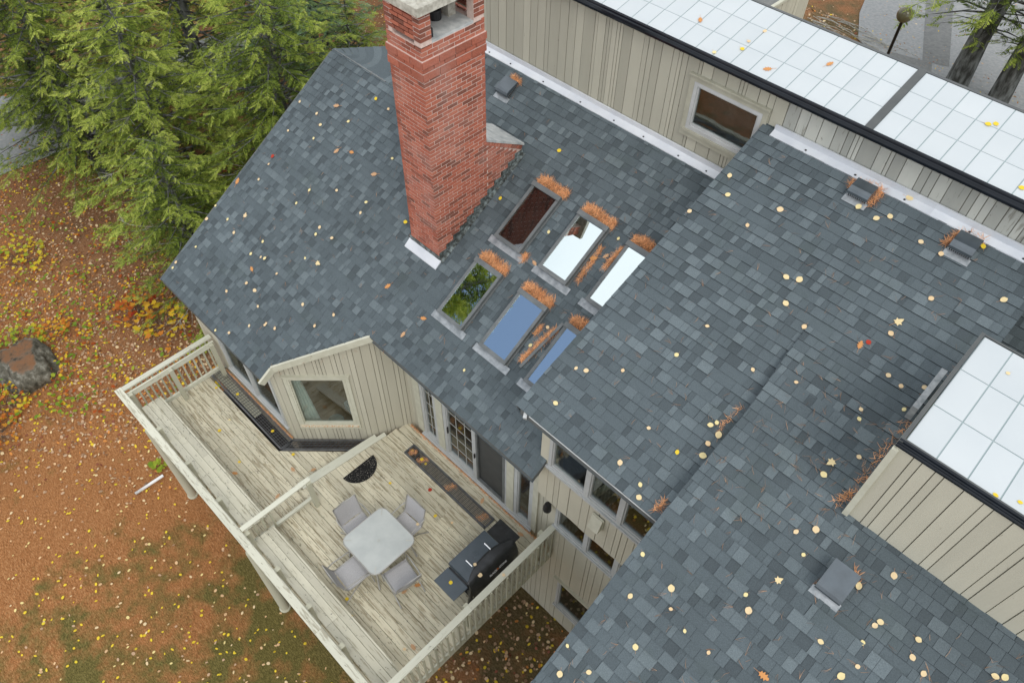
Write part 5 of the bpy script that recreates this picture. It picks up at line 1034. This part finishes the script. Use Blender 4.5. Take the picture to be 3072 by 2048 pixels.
# lawn leaves: the nearest as individuals, the rest as one
def vis_ground(px, py):
    q = Vector(((px - 1536) / 2253.82, -(py - 1024) / 2253.82, -1)); d = CAMR @ q; t = (-3.4 - 14) / d.z; return CAMP + d * t
lawn = []
for i in range(2100):
    px, py = lr.uniform(-80, 1700), lr.uniform(820, 2100); p = vis_ground(px, py)
    if p.y > 0.75 and -12.6 < p.x < -3.4: continue
    if p.y > 0.3 and p.x < -12.6 and p.y > 8: continue
    if lr.random() < 0.25 * smooth(900, 300, px) + 0.0: continue
    lawn.append((p.x, p.y))
for i in range(150):      # under the right end of the deck
    lawn.append((lr.uniform(-4.8, -1.3), lr.uniform(-0.5, 4.9)))
lawn.sort(key=lambda p: (p[0]) ** 2 + (p[1]) ** 2)
def leaf_stuff(items, name, label, mat='leaf', smin=.05, smax=.09, tones=(.9, .92, .75, .6, .88), lift=(0.01, 0.03), tilt=0.5):
    n = 7; base = np.array([[math.sin(2 * math.pi * k / n) * .45, -math.cos(2 * math.pi * k / n) * .5, 0] for k in range(n)]); base[:, 2] = 0.25 * base[:, 0] ** 2
    K = len(items); V = np.zeros((K, n, 3)); F = np.arange(K * n).reshape(K, n); T = np.zeros(K); rg = np.random.RandomState(5)
    for i, (x, y) in enumerate(items):
        s_ = rg.uniform(smin, smax); a = rg.uniform(0, 6.28); R_ = Matrix.Rotation(a, 3, 'Z') @ Matrix.Rotation(rg.uniform(-tilt, tilt), 3, 'X')
        b = base * s_; b = b * [rg.uniform(.55, 1), 1, 1]; V[i] = b @ np.array(R_).T + [x, y, ground_z(x, y) + rg.uniform(*lift)]; T[i] = tones[rg.randint(len(tones))]
    me = np_mesh(name, V.reshape(-1, 3), F, T, M[mat]); return tag(place(name, me, None, Matrix()), label, None, None, 'stuff')
NI = max(0, 300 - cnt)
for (x, y) in lawn[:NI]:
    tn = lr.choice((.9, .9, .78, .6)); size = lr.uniform(.065, .09)
    o = place('fallen_leaf', lmesh('b', tn), None, Matrix.Translation((x, y, ground_z(x, y) + .015)) @ Matrix.Rotation(lr.uniform(0, 6), 4, 'Z') @ Matrix.Rotation(lr.uniform(-.3, .3), 4, 'X') @ Matrix.Diagonal((size * lr.uniform(.7, 1), size, size, 1)))
    tag(o, 'small yellow leaf lying on the lawn near the deck', 'leaf', 'yellow leaves lying on the lawn near the deck')
o = leaf_stuff(lawn[NI:], 'lawn_leaves', 'scattered yellow fallen leaves all over the lawn', tones=(.9, .9, .92, .78, .62, .55, .3)); o['category'] = 'leaves'
lit = []
for i in range(34000):
    px, py = lr.uniform(-200, 1500), lr.uniform(-100, 1500)
    if lr.random() < smooth(980, 1500, py - 0.10 * px) * 0.92: continue
    p = vis_ground(px, py)
    if p.x < -60 or (p.y > 0.75 and p.x > -12.9): continue
    lit.append((p.x, p.y))
for i in range(1000): lit.append((lr.uniform(-5.2, -1.2), lr.uniform(0, 5.0)))
for i in range(5000): lit.append((lr.uniform(-14, 2), lr.uniform(18, 27) + (0 if lr.random() < .8 else 6)))
o = leaf_stuff(lit, 'leaf_litter', 'brown, tan and orange leaf litter under the trees and along the driveway', smin=.05, smax=.11, tones=(.30, .30, .16, .16, .22, .45, .0, .62, .9, .3), tilt=0.9); o['category'] = 'leaf litter'
# crumbs of litter on the deck
cr_m = MB(); rg = random.Random(12)
for i in range(900):
    x = rg.uniform(-12.0, -3.8); z = ZB if x < -8.2 else 0.0; y = rg.uniform(0.95, 4.9 if x > -7.6 else 2.55)
    if y < 1.45: z = 0.45
    a = rg.uniform(0, 3.14); l = rg.uniform(.006, .022); wv = rg.uniform(.003, .008); c, s_ = math.cos(a), math.sin(a)
    cr_m.face([(x - c * l - s_ * wv, y - s_ * l + c * wv, z + .006), (x - c * l + s_ * wv, y - s_ * l - c * wv, z + .006), (x + c * l, y + s_ * l, z + .010)], rg.random())
tag(cr_m.build('deck_litter', M['bark']), 'dark crumbs of bark and seed litter scattered on the deck boards', 'litter', None, 'stuff')
# ------------------------------------------------------------------ pine needles
def needle_obj(pts_dir, name, label, cat, mat='needles', rad=0.0018, seed=1):
    """pts_dir: list of (p, d, length, bend)"""
    K = len(pts_dir); V = np.zeros((K * 2, 4, 3)); T = np.zeros(K * 2); rg = np.random.RandomState(seed)
    for i, (p, d, l, bnd) in enumerate(pts_dir):
        p, d = np.array(p), np.array(d) / max(1e-6, np.linalg.norm(d)); s_ = np.cross(d, [0.1, 0.2, 1]); s_ /= np.linalg.norm(s_)
        m = p + d * l * .5 + s_ * bnd * l; e = p + d * l; t_ = rg.rand(); w_ = s_ * rad * rg.uniform(.7, 1.3) + np.array([0, 0, rad * .4])
        V[2 * i] = [p - w_, p + w_, m + w_, m - w_]; V[2 * i + 1] = [m - w_, m + w_, e + w_ * .4, e - w_ * .4]; T[2 * i] = T[2 * i + 1] = t_
    me = np_mesh(name, V.reshape(-1, 3), np.arange(K * 8).reshape(-1, 4), T, M[mat]); return tag(place(name, me, None, Matrix()), label, cat, None, 'stuff')
nr = random.Random(8)
def pile(p, q, wid, h, n, zf, sl, label, base=0.0, ln=(.05, .10)):
    L = []; p, q = np.array(p), np.array(q); dv = q - p; pv = np.array([-dv[1], dv[0]]); pv = pv / np.linalg.norm(pv)
    for i in range(n):
        f = nr.random(); o = (nr.random() + nr.random() - 1) * wid; c = p + dv * f + pv * o; hh = h * (1 - abs(o) / wid) * (0.55 + 0.45 * math.sin(f * 9 + n)) * min(1, 4 * f + .2, 4 * (1 - f) + .2)
        a = nr.uniform(0, 6.28); d = (math.cos(a), math.sin(a), nr.uniform(-.25, .3) + sl * math.sin(a)); L.append(((c[0], c[1], zf(c[1]) + base + 0.012 + nr.random() * max(.004, hh)), d, nr.uniform(*ln), nr.uniform(-.15, .15)))
    return needle_obj(L, 'pine_needle_pile', label, 'pine needles', seed=n)
i_ = 0
for x, nm in ((-6.915, 'dark skylight by the chimney'), (-5.865, 'white-reflecting skylight'), (-4.82, 'upper skylight next to the overlapping roof')):
    pile((x - 0.02, 7.84), (x + .64, 7.84), .085, .13, 1500, zL, TL, 'orange pine needles heaped above the ' + nm)
for x, nm in ((-6.915, 'tree-reflecting skylight'), (-5.865, 'blue-reflecting skylight'), (-4.82, 'propped-open skylight')):
    pile((x - 0.02, 6.44), (x + .60, 6.44), .085, .13, 1500, zL, TL, 'orange pine needles heaped above the ' + nm)
pile((-5.16, 6.9), (-5.18, 7.5), .05, .06, 420, zL, TL, 'thin streak of pine needles right of the white-reflecting skylight'); pile((-4.92, 7.25), (-4.88, 7.65), .06, .07, 350, zL, TL, 'pine needles left of the half covered skylight')
pile((-5.10, 5.55), (-4.93, 6.20), .06, .08, 900, zL, TL, 'pine needles caught behind the loose flashing'); pile((-6.25, 6.72), (-6.2, 6.80), .06, .06, 300, zL, TL, 'needle tuft at the lower corner of the dark skylight')
pile((-5.2, 5.95), (-5.18, 6.1), .04, .05, 160, zL, TL, 'needle tuft right of the blue-reflecting skylight')
pile((-8.72, 8.97), (-8.48, 8.94), .04, .07, 320, zL, TL, 'pine needles above the vent by the chimney')
pile((-2.36, 9.0), (-1.94, 9.14), .07, .06, 520, zM, TM, 'ring of pine needles around the vent left of the pair'); pile((-1.97, 8.85), (-1.95, 9.1), .04, .04, 160, zM, TM, 'needles right of the vent left of the pair')
pile((-0.94, 8.85), (-0.84, 9.13), .04, .06, 260, zM, TM, 'pine needles left of the vent right of the pair'); pile((-0.84, 9.14), (-0.56, 9.13), .02, .04, 120, zM, TM, 'needles above the vent right of the pair')
zr = lambda y: zR(y) + .02
pile((-0.05, 5.75), (-0.03, 6.7), .06, .012, 130, zr, .3, 'pine needles along the wall of the boxed roof light'); pile((-0.12, 5.42), (0.0, 5.7), .05, .02, 110, zr, .3, 'pine needles at the near corner of the boxed roof light')
pile((-1.63, 5.45), (-1.60, 5.85), .035, .01, 45, zM, TM, 'pine needles gathered at the step between the two roofs'); pile((-1.62, 4.25), (-1.60, 4.42), .03, .02, 80, zM, TM, 'needle tuft at the eave where the two roofs meet')
pile((0.45, 4.98), (0.56, 4.85), .03, .03, 60, zr, .5, 'few needles at the vent on the nearest slope')
pile((-7.8, 4.965), (-3.8, 4.975), .028, .02, 1500, lambda y: 0, 0, 'reddish needles and litter along the foot of the door wall', ln=(.02, .05)); pile((-12.1, 2.955), (-9.45, 2.96), .03, .02, 1100, lambda y: ZB, 0, 'reddish litter along the foot of the side window wall', ln=(.02, .05))
for (a, b, c) in ((-7.28, 4.48, 4.60), (-7.0, 4.45, 4.66), (-6.1, 4.44, 4.66), (-5.15, 4.44, 4.66)): pile((a, b), (a + .12, c), .09, .02, 160, lambda y: 0.0, 0, 'brown litter caught in the upper deck grate at its %s' % {-7.28: 'left end', -7.0: 'left part', -6.1: 'middle', -5.15: 'right end'}[a], ln=(.02, .05))
L = []
for i in range(950):
    c = nr.random()
    if c < .42: x, y = nr.uniform(-12.7, -3.9), nr.uniform(2.8, 9.0); zf, sl = zL, TL
    elif c < .62: x, y = nr.uniform(-3.7, 0.1), nr.uniform(4.3, 9.0); zf, sl = zM, TM
    else: x, y = nr.uniform(-1.4, 2.2), nr.uniform(1.0, 6.6); zf, sl = zr, .5
    if c < .62 and c >= .42 and x > -1.6 and y < 7.1: zf = zr
    if zf is zL and y < 4.4 and x > -9 + (y - 2.7): continue
    if y > 5.3 and zf is zr: x = nr.uniform(-1.4, 0.0)
    a = nr.uniform(0, 6.28)
    for k in range(nr.choice((1, 2, 3))):
        aa = a + nr.uniform(-.35, .35); L.append(((x, y, zf(y) + .018), (math.cos(aa), math.sin(aa), sl * math.sin(aa) + .03), nr.uniform(.05, .12), nr.uniform(-.12, .12)))
needle_obj(L, 'loose_pine_needles', 'thin dry pine needles scattered over the shingle roofs', 'pine needles', mat='needle_single', rad=.0013, seed=3)
# ------------------------------------------------------------------ conifers
def frond_template(seed, droop=0.12):
    r = random.Random(seed); q = []
    n = 11
    for i in range(n):
        f = (i + 0.6) / n; x = f
        for s in (-1, 1):
            l = 0.42 * (1 - f) ** 0.75 + 0.07; a = D2R(52 + r.uniform(-9, 9)); dx, dy = math.cos(a) * l, math.sin(a) * l * s; wv = 0.026; z0 = -droop * x * x + r.uniform(-.015, .015); z1 = z0 - 0.06 * l + r.uniform(-.03, .03)
            nx, ny = -math.sin(a) * wv * s, math.cos(a) * wv
            q.append([(x - nx, -ny * s, z0), (x + dx * .55 - nx * 1.4, dy * .55 - ny * s * 1.4, (z0 + z1) / 2), (x + dx, dy, z1), (x + dx * .5 + nx * 1.2, dy * .5 + ny * s * 1.2, (z0 + z1) / 2)])
    q.append([(0, -.02, 0), (0, .02, 0), (1.05, .012, -droop), (1.05, -.012, -droop)])
    return np.array(q)
FT = [frond_template(k) for k in range(5)]
def conifer(base, H, Rm, label, seed, mat='hemlock', h0=0.12, lean=(0, 0), dens=1.0, dead=3, fs=0.36, cut=None, trunk_r=None, zs=1.0, tone_off=0.0, group='evergreens behind the house'):
    rg = np.random.RandomState(seed); r = random.Random(seed); bz = ground_z(*base); root = empty('conifer_tree', (base[0], base[1], bz), label, 'tree', group)
    tr = trunk_r or 0.022 * H; top = Vector((base[0] + lean[0], base[1] + lean[1], bz + H)); bs_ = Vector((base[0], base[1], bz - .1)); m_ = MB()
    pts = [bs_.lerp(top, k / 10) + Vector((r.uniform(-.05, .05), r.uniform(-.05, .05), 0)) for k in range(11)]; m_.tube(pts, [tr * (1 - .93 * k / 10) * (1.15 if k == 0 else 1) for k in range(11)], 9); m_.build('trunk', M['bark'], root, smooth=True)
    Q = []; TN = []; br = MB(); z = H * h0
    while z < H * 0.98:
        f = z / H; nb = 6 if f < .85 else 4; a0 = r.uniform(0, 6.28)
        for k in range(nb):
            a = a0 + 2 * math.pi * k / nb + r.uniform(-.35, .35); env = min(1.0, (f - h0) / 0.12 + 0.45) * (1 - f) ** 0.55 * 1.08
            L_ = Rm * env * r.uniform(.62, 1.12)
            if L_ < .25: continue
            st = bs_.lerp(top, f); dr = r.uniform(.05, .32) * (1.2 - f)
            def bp(t): return st + Vector((math.cos(a) * L_ * t, math.sin(a) * L_ * t, L_ * (0.10 * t - dr * t * t)))
            br.tube([bp(0), bp(.35), bp(.7), bp(1)], [.012 + .010 * L_, .010 + .006 * L_, .007, .003], 4)
            t = 0.22 if L_ > 1 else .1
            while t < 1.0:
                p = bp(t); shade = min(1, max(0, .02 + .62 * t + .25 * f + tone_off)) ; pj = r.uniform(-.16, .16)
                for s in (-1, 1, 0):
                    if r.random() > dens: continue
                    if s == 0 and t < .75: continue
                    ang = a + s * r.uniform(.55, 1.05); ln = fs * r.uniform(.7, 1.25) * (1.15 - .45 * t) * (1.0 if L_ > 1 else .7)
                    tp = FT[r.randrange(5)] * ln; roll = r.uniform(-.45, .45); pit = r.uniform(-.5, .12)
                    R_ = np.array(Matrix.Rotation(ang, 3, 'Z') @ Matrix.Rotation(-pit, 3, 'Y') @ Matrix.Rotation(roll, 3, 'X'))
                    pp = np.array(p) + [0, 0, r.uniform(-.08, .06)]; qv = tp @ R_.T + pp
                    if cut and cut(pp): continue
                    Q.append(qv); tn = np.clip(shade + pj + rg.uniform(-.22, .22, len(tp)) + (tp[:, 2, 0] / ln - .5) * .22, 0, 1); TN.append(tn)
                t += .115 / max(.6, L_ * .62)
        z += r.uniform(.24, .40) * zs
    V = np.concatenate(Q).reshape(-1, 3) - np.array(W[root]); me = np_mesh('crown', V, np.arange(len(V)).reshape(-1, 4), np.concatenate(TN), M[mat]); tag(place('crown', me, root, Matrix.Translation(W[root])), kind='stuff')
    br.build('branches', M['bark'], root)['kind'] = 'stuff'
    for k in range(dead):
        a = r.uniform(0, 6.28); h = H * r.uniform(.15, .6); m_ = MB(); p0 = bs_.lerp(top, h / H); l = r.uniform(1.2, 2.6)
        pts = [p0 + Vector((math.cos(a + .2 * math.sin(3 * t)) * l * t, math.sin(a + .2 * math.sin(3 * t)) * l * t, .2 * t - .25 * t * t)) for t in (0, .3, .6, .8, 1)]; m_.tube(pts, [.022, .018, .012, .008, .004], 5)
        for j in range(7):
            t = r.uniform(.3, 1); i = min(3, int(t * 4)); q0 = pts[i].lerp(pts[i + 1], .5); an = a + r.choice((-1, 1)) * r.uniform(.4, 1); ll = r.uniform(.3, .7); m_.tube([q0, q0 + Vector((math.cos(an) * ll, math.sin(an) * ll, r.uniform(-.15, .15)))], [.007, .003], 4)
        m_.build('dead_branch', M['deadwood'], root)
    return root

def hcut(p): return (p[0] > -13.15 and p[1] < 9.6) or not inview(Vector(p), 0.86, 0.62)
def hem(base, H, Rm, label, seed, **k): return conifer(base, H, Rm, label, seed, cut=hcut, **k)
hem((-17.6, 8.8), 9.5, 3.9, 'dark hemlock standing closest to the left roof edge', 101, zs=.8, tone_off=-.12, dead=7)
hem((-20.6, 6.2), 8.5, 3.5, 'bushy green hemlock left of the roof edge', 102, zs=.8, dead=6)
hem((-17.6, 5.0), 6.0, 2.7, 'small hemlock at the lower left corner of the roof', 113, zs=.8, tone_off=-.05)
hem((-24.0, 9.4), 13.0, 4.4, 'broad yellow-green hemlock at the left', 103, zs=.9, tone_off=.08)
hem((-25.2, 5.2), 9.5, 3.7, 'low hemlock at the left edge of the lawn', 104, zs=.8, tone_off=-.05)
hem((-29.2, 5.4), 10.0, 3.8, 'shaggy hemlock overhanging the path at the left edge', 115, zs=.9)
hem((-30.5, 9.0), 15.0, 4.4, 'tall yellow-green hemlock in the far left corner', 105, tone_off=.15)
hem((-27.0, 14.5), 15.0, 4.4, 'tall hemlock beyond the left group', 106, tone_off=.08)
hem((-20.6, 12.0), 9.0, 3.2, 'blue-green pine behind the roof ridge', 107, mat='pine', zs=.8, tone_off=.1)
hem((-22.5, 19.5), 15.0, 4.2, 'tall blue-green pine at the top of the view', 108, mat='pine')
hem((-18.0, 11.6), 7.0, 3.0, 'dark green conifer just left of the chimney', 109, zs=.8, tone_off=-.18)
hem((-36.0, 15.0), 16.0, 4.6, 'far hemlock at the upper left', 110, zs=1.3)
hem((-31.5, 22.0), 16.0, 4.6, 'far tall hemlock at the top left', 111, zs=1.3)
hem((-16.4, 15.2), 9.0, 3.4, 'dark fir at the top edge beside the chimney', 116, zs=.9, tone_off=-.2)
hem((-14.2, 16.0), 8.0, 3.2, 'dark conifer behind the chimney top', 114, zs=.9, tone_off=-.15)
conifer((-16.9, -2.7), 27.0, 4.4, 'very tall conifer beside the lawn, mirrored in the skylight', 112, h0=.62, dens=.9, zs=1.5, fs=.6, group=None)
def roadside(base, H, label, seed, tr, h0):
    return conifer(base, H, 3.6, label, seed, h0=h0, trunk_r=tr, dens=.34, dead=4, zs=1.5, fs=.5, cut=lambda p: not inview(Vector(p), 0.86, 0.62), group='conifers beside the driveway')
roadside((-4.95, 25.8), 17.0, 'thick grey lichen-covered trunk beside the driveway, left of the two', 201, .33, .12)
roadside((-3.65, 25.6), 17.0, 'thick dark trunk beside the driveway, right of the two', 202, .30, .12)
roadside((-1.6, 24.3), 14.0, 'slim trunk at the right edge beyond the panel roof', 203, .14, .20)
# ------------------------------------------------------------------ shrubs, seedlings, tufts
def plant(name, base, n, rad, h, size, tones, label, cat, group=None, seed=1, tri=False, mat='shrub'):
    r = random.Random(seed); bz = ground_z(*base); root = empty(name, (base[0], base[1], bz), label, cat, group); st = MB(); V = []; T = []
    for i in range(n):
        a = r.uniform(0, 6.28); rr_ = rad * math.sqrt(r.random()); z = h * r.uniform(.35, 1) * (1 - .4 * rr_ / rad); c = Vector((base[0] + rr_ * math.cos(a), base[1] + rr_ * math.sin(a), bz + z)); s_ = size * r.uniform(.7, 1.3)
        if i % 3 == 0: st.tube([(base[0] + .2 * rr_ * math.cos(a), base[1] + .2 * rr_ * math.sin(a), bz), tuple(c)], [.006, .003], 4)
        R_ = Matrix.Rotation(r.uniform(0, 6.28), 3, 'Z') @ Matrix.Rotation(r.uniform(-.6, .6), 3, 'X'); o = leaf_outline('m' if size > .06 else 'b', r); tn = r.choice(tones) + r.uniform(-.06, .06)
        for k in range(len(o)):
            p, q = o[k], o[(k + 1) % len(o)]; n_ = len(V); V += [tuple(c), tuple(c + R_ @ Vector((q[0] * s_, q[1] * s_, .02 * s_))), tuple(c + R_ @ Vector((p[0] * s_, p[1] * s_, .02 * s_)))]; T.append(max(0, min(1, tn)))
    V = np.array(V) - np.array(W[root]); me = np_mesh('foliage', V, np.arange(len(V)).reshape(-1, 3), T, M[mat]); tag(place('foliage', me, root, Matrix.Translation(W[root])), kind='stuff'); st.build('stems', M['bark'], root); return root
plant('maple_sapling', (-17.5, 3.2), 60, .75, .9, .20, (.5, .48, .42, .3), 'yellow-leaved maple sapling at the edge of the trees by the left gable', 'shrub', seed=2)
plant('maple_sapling', (-18.6, 2.9), 70, .7, .7, .17, (.05, .1, .2, .3), 'red and orange maple sapling under the evergreens', 'shrub', seed=3)
plant('shrub', (-23.3, 1.3), 90, .9, .6, .15, (.5, .55, .5, .75), 'yellow shrub at the far left of the lawn', 'shrub', seed=4)
plant('shrub', (-19.7, -.2), 120, .8, .55, .13, (.75, .8, .6, .9), 'pale green shrub left of the boulder', 'shrub', seed=5)
plant('shrub', (-18.0, -1.35), 110, .8, .4, .12, (.5, .3, .55, .75, .2), 'yellow and orange low shrub in front of the boulder', 'shrub', seed=6)
plant('shrub', (-19.6, .75), 60, .5, .45, .12, (.25, .3, .45), 'orange low shrub behind the boulder', 'shrub', seed=7)
plant('shrub', (-17.2, -1.9), 80, .7, .3, .10, (.25, .3, .2), 'rusty orange low shrub nearest the camera by the boulder', 'shrub', seed=12)
plant('shrub', (-16.0, 3.6), 60, .5, .5, .10, (.8, .9, .95), 'green low shrub beside the deck end', 'shrub', seed=9)
plant('seedling', (-13.3, .68), 16, .20, .30, .15, (.85, .88), 'bright green seedling beside the white pipe', 'plant', seed=8)
plant('weed', (-2.75, 3.15), 26, .22, .2, .07, (.78, .7), 'pale green weed on the ground below the end of the deck', 'plant', seed=10)
plant('grass_tuft', (-8.1, 24.2), 120, .45, .5, .06, (.95, 1.0), 'bright green weed tuft beyond the white panel roof', 'plant', seed=11)
# low green ground plants under the trees, too many to count
gp = []
rg = random.Random(3)
for i in range(900):
    px, py = rg.uniform(0, 800), rg.uniform(0, 1250)
    if py > 1000 and px > 300 and rg.random() < .6: continue
    p = vis_ground(px, py); 
    for k in range(4): gp.append((p.x + rg.uniform(-.25, .25), p.y + rg.uniform(-.25, .25)))
o = leaf_stuff(gp, 'ground_plants', 'low green and reddish ground plants between the trees', mat='shrub', smin=.07, smax=.14, tones=(.95, .9, .8, .95, .3, .1, .5), lift=(.05, .3), tilt=.5); o['category'] = 'ground plants'
tw = MB(); rg = random.Random(6)
for i in range(60):
    x, y = rg.uniform(-10.6, -8.0), rg.uniform(24.5, 26.8); a = rg.uniform(-.5, .1); l = rg.uniform(.6, 1.8); z = ground_z(x, y) + .05; tw.tube([(x, y, z), (x + math.cos(a) * l * .5, y + math.sin(a) * l * .5 + .05, z + .05), (x + math.cos(a) * l, y + math.sin(a) * l, z)], [.012, .01, .004], 4)
tag(tw.build('brushwood', M['deadwood']), 'dry sticks lying beside the driveway', 'sticks', None, 'stuff')
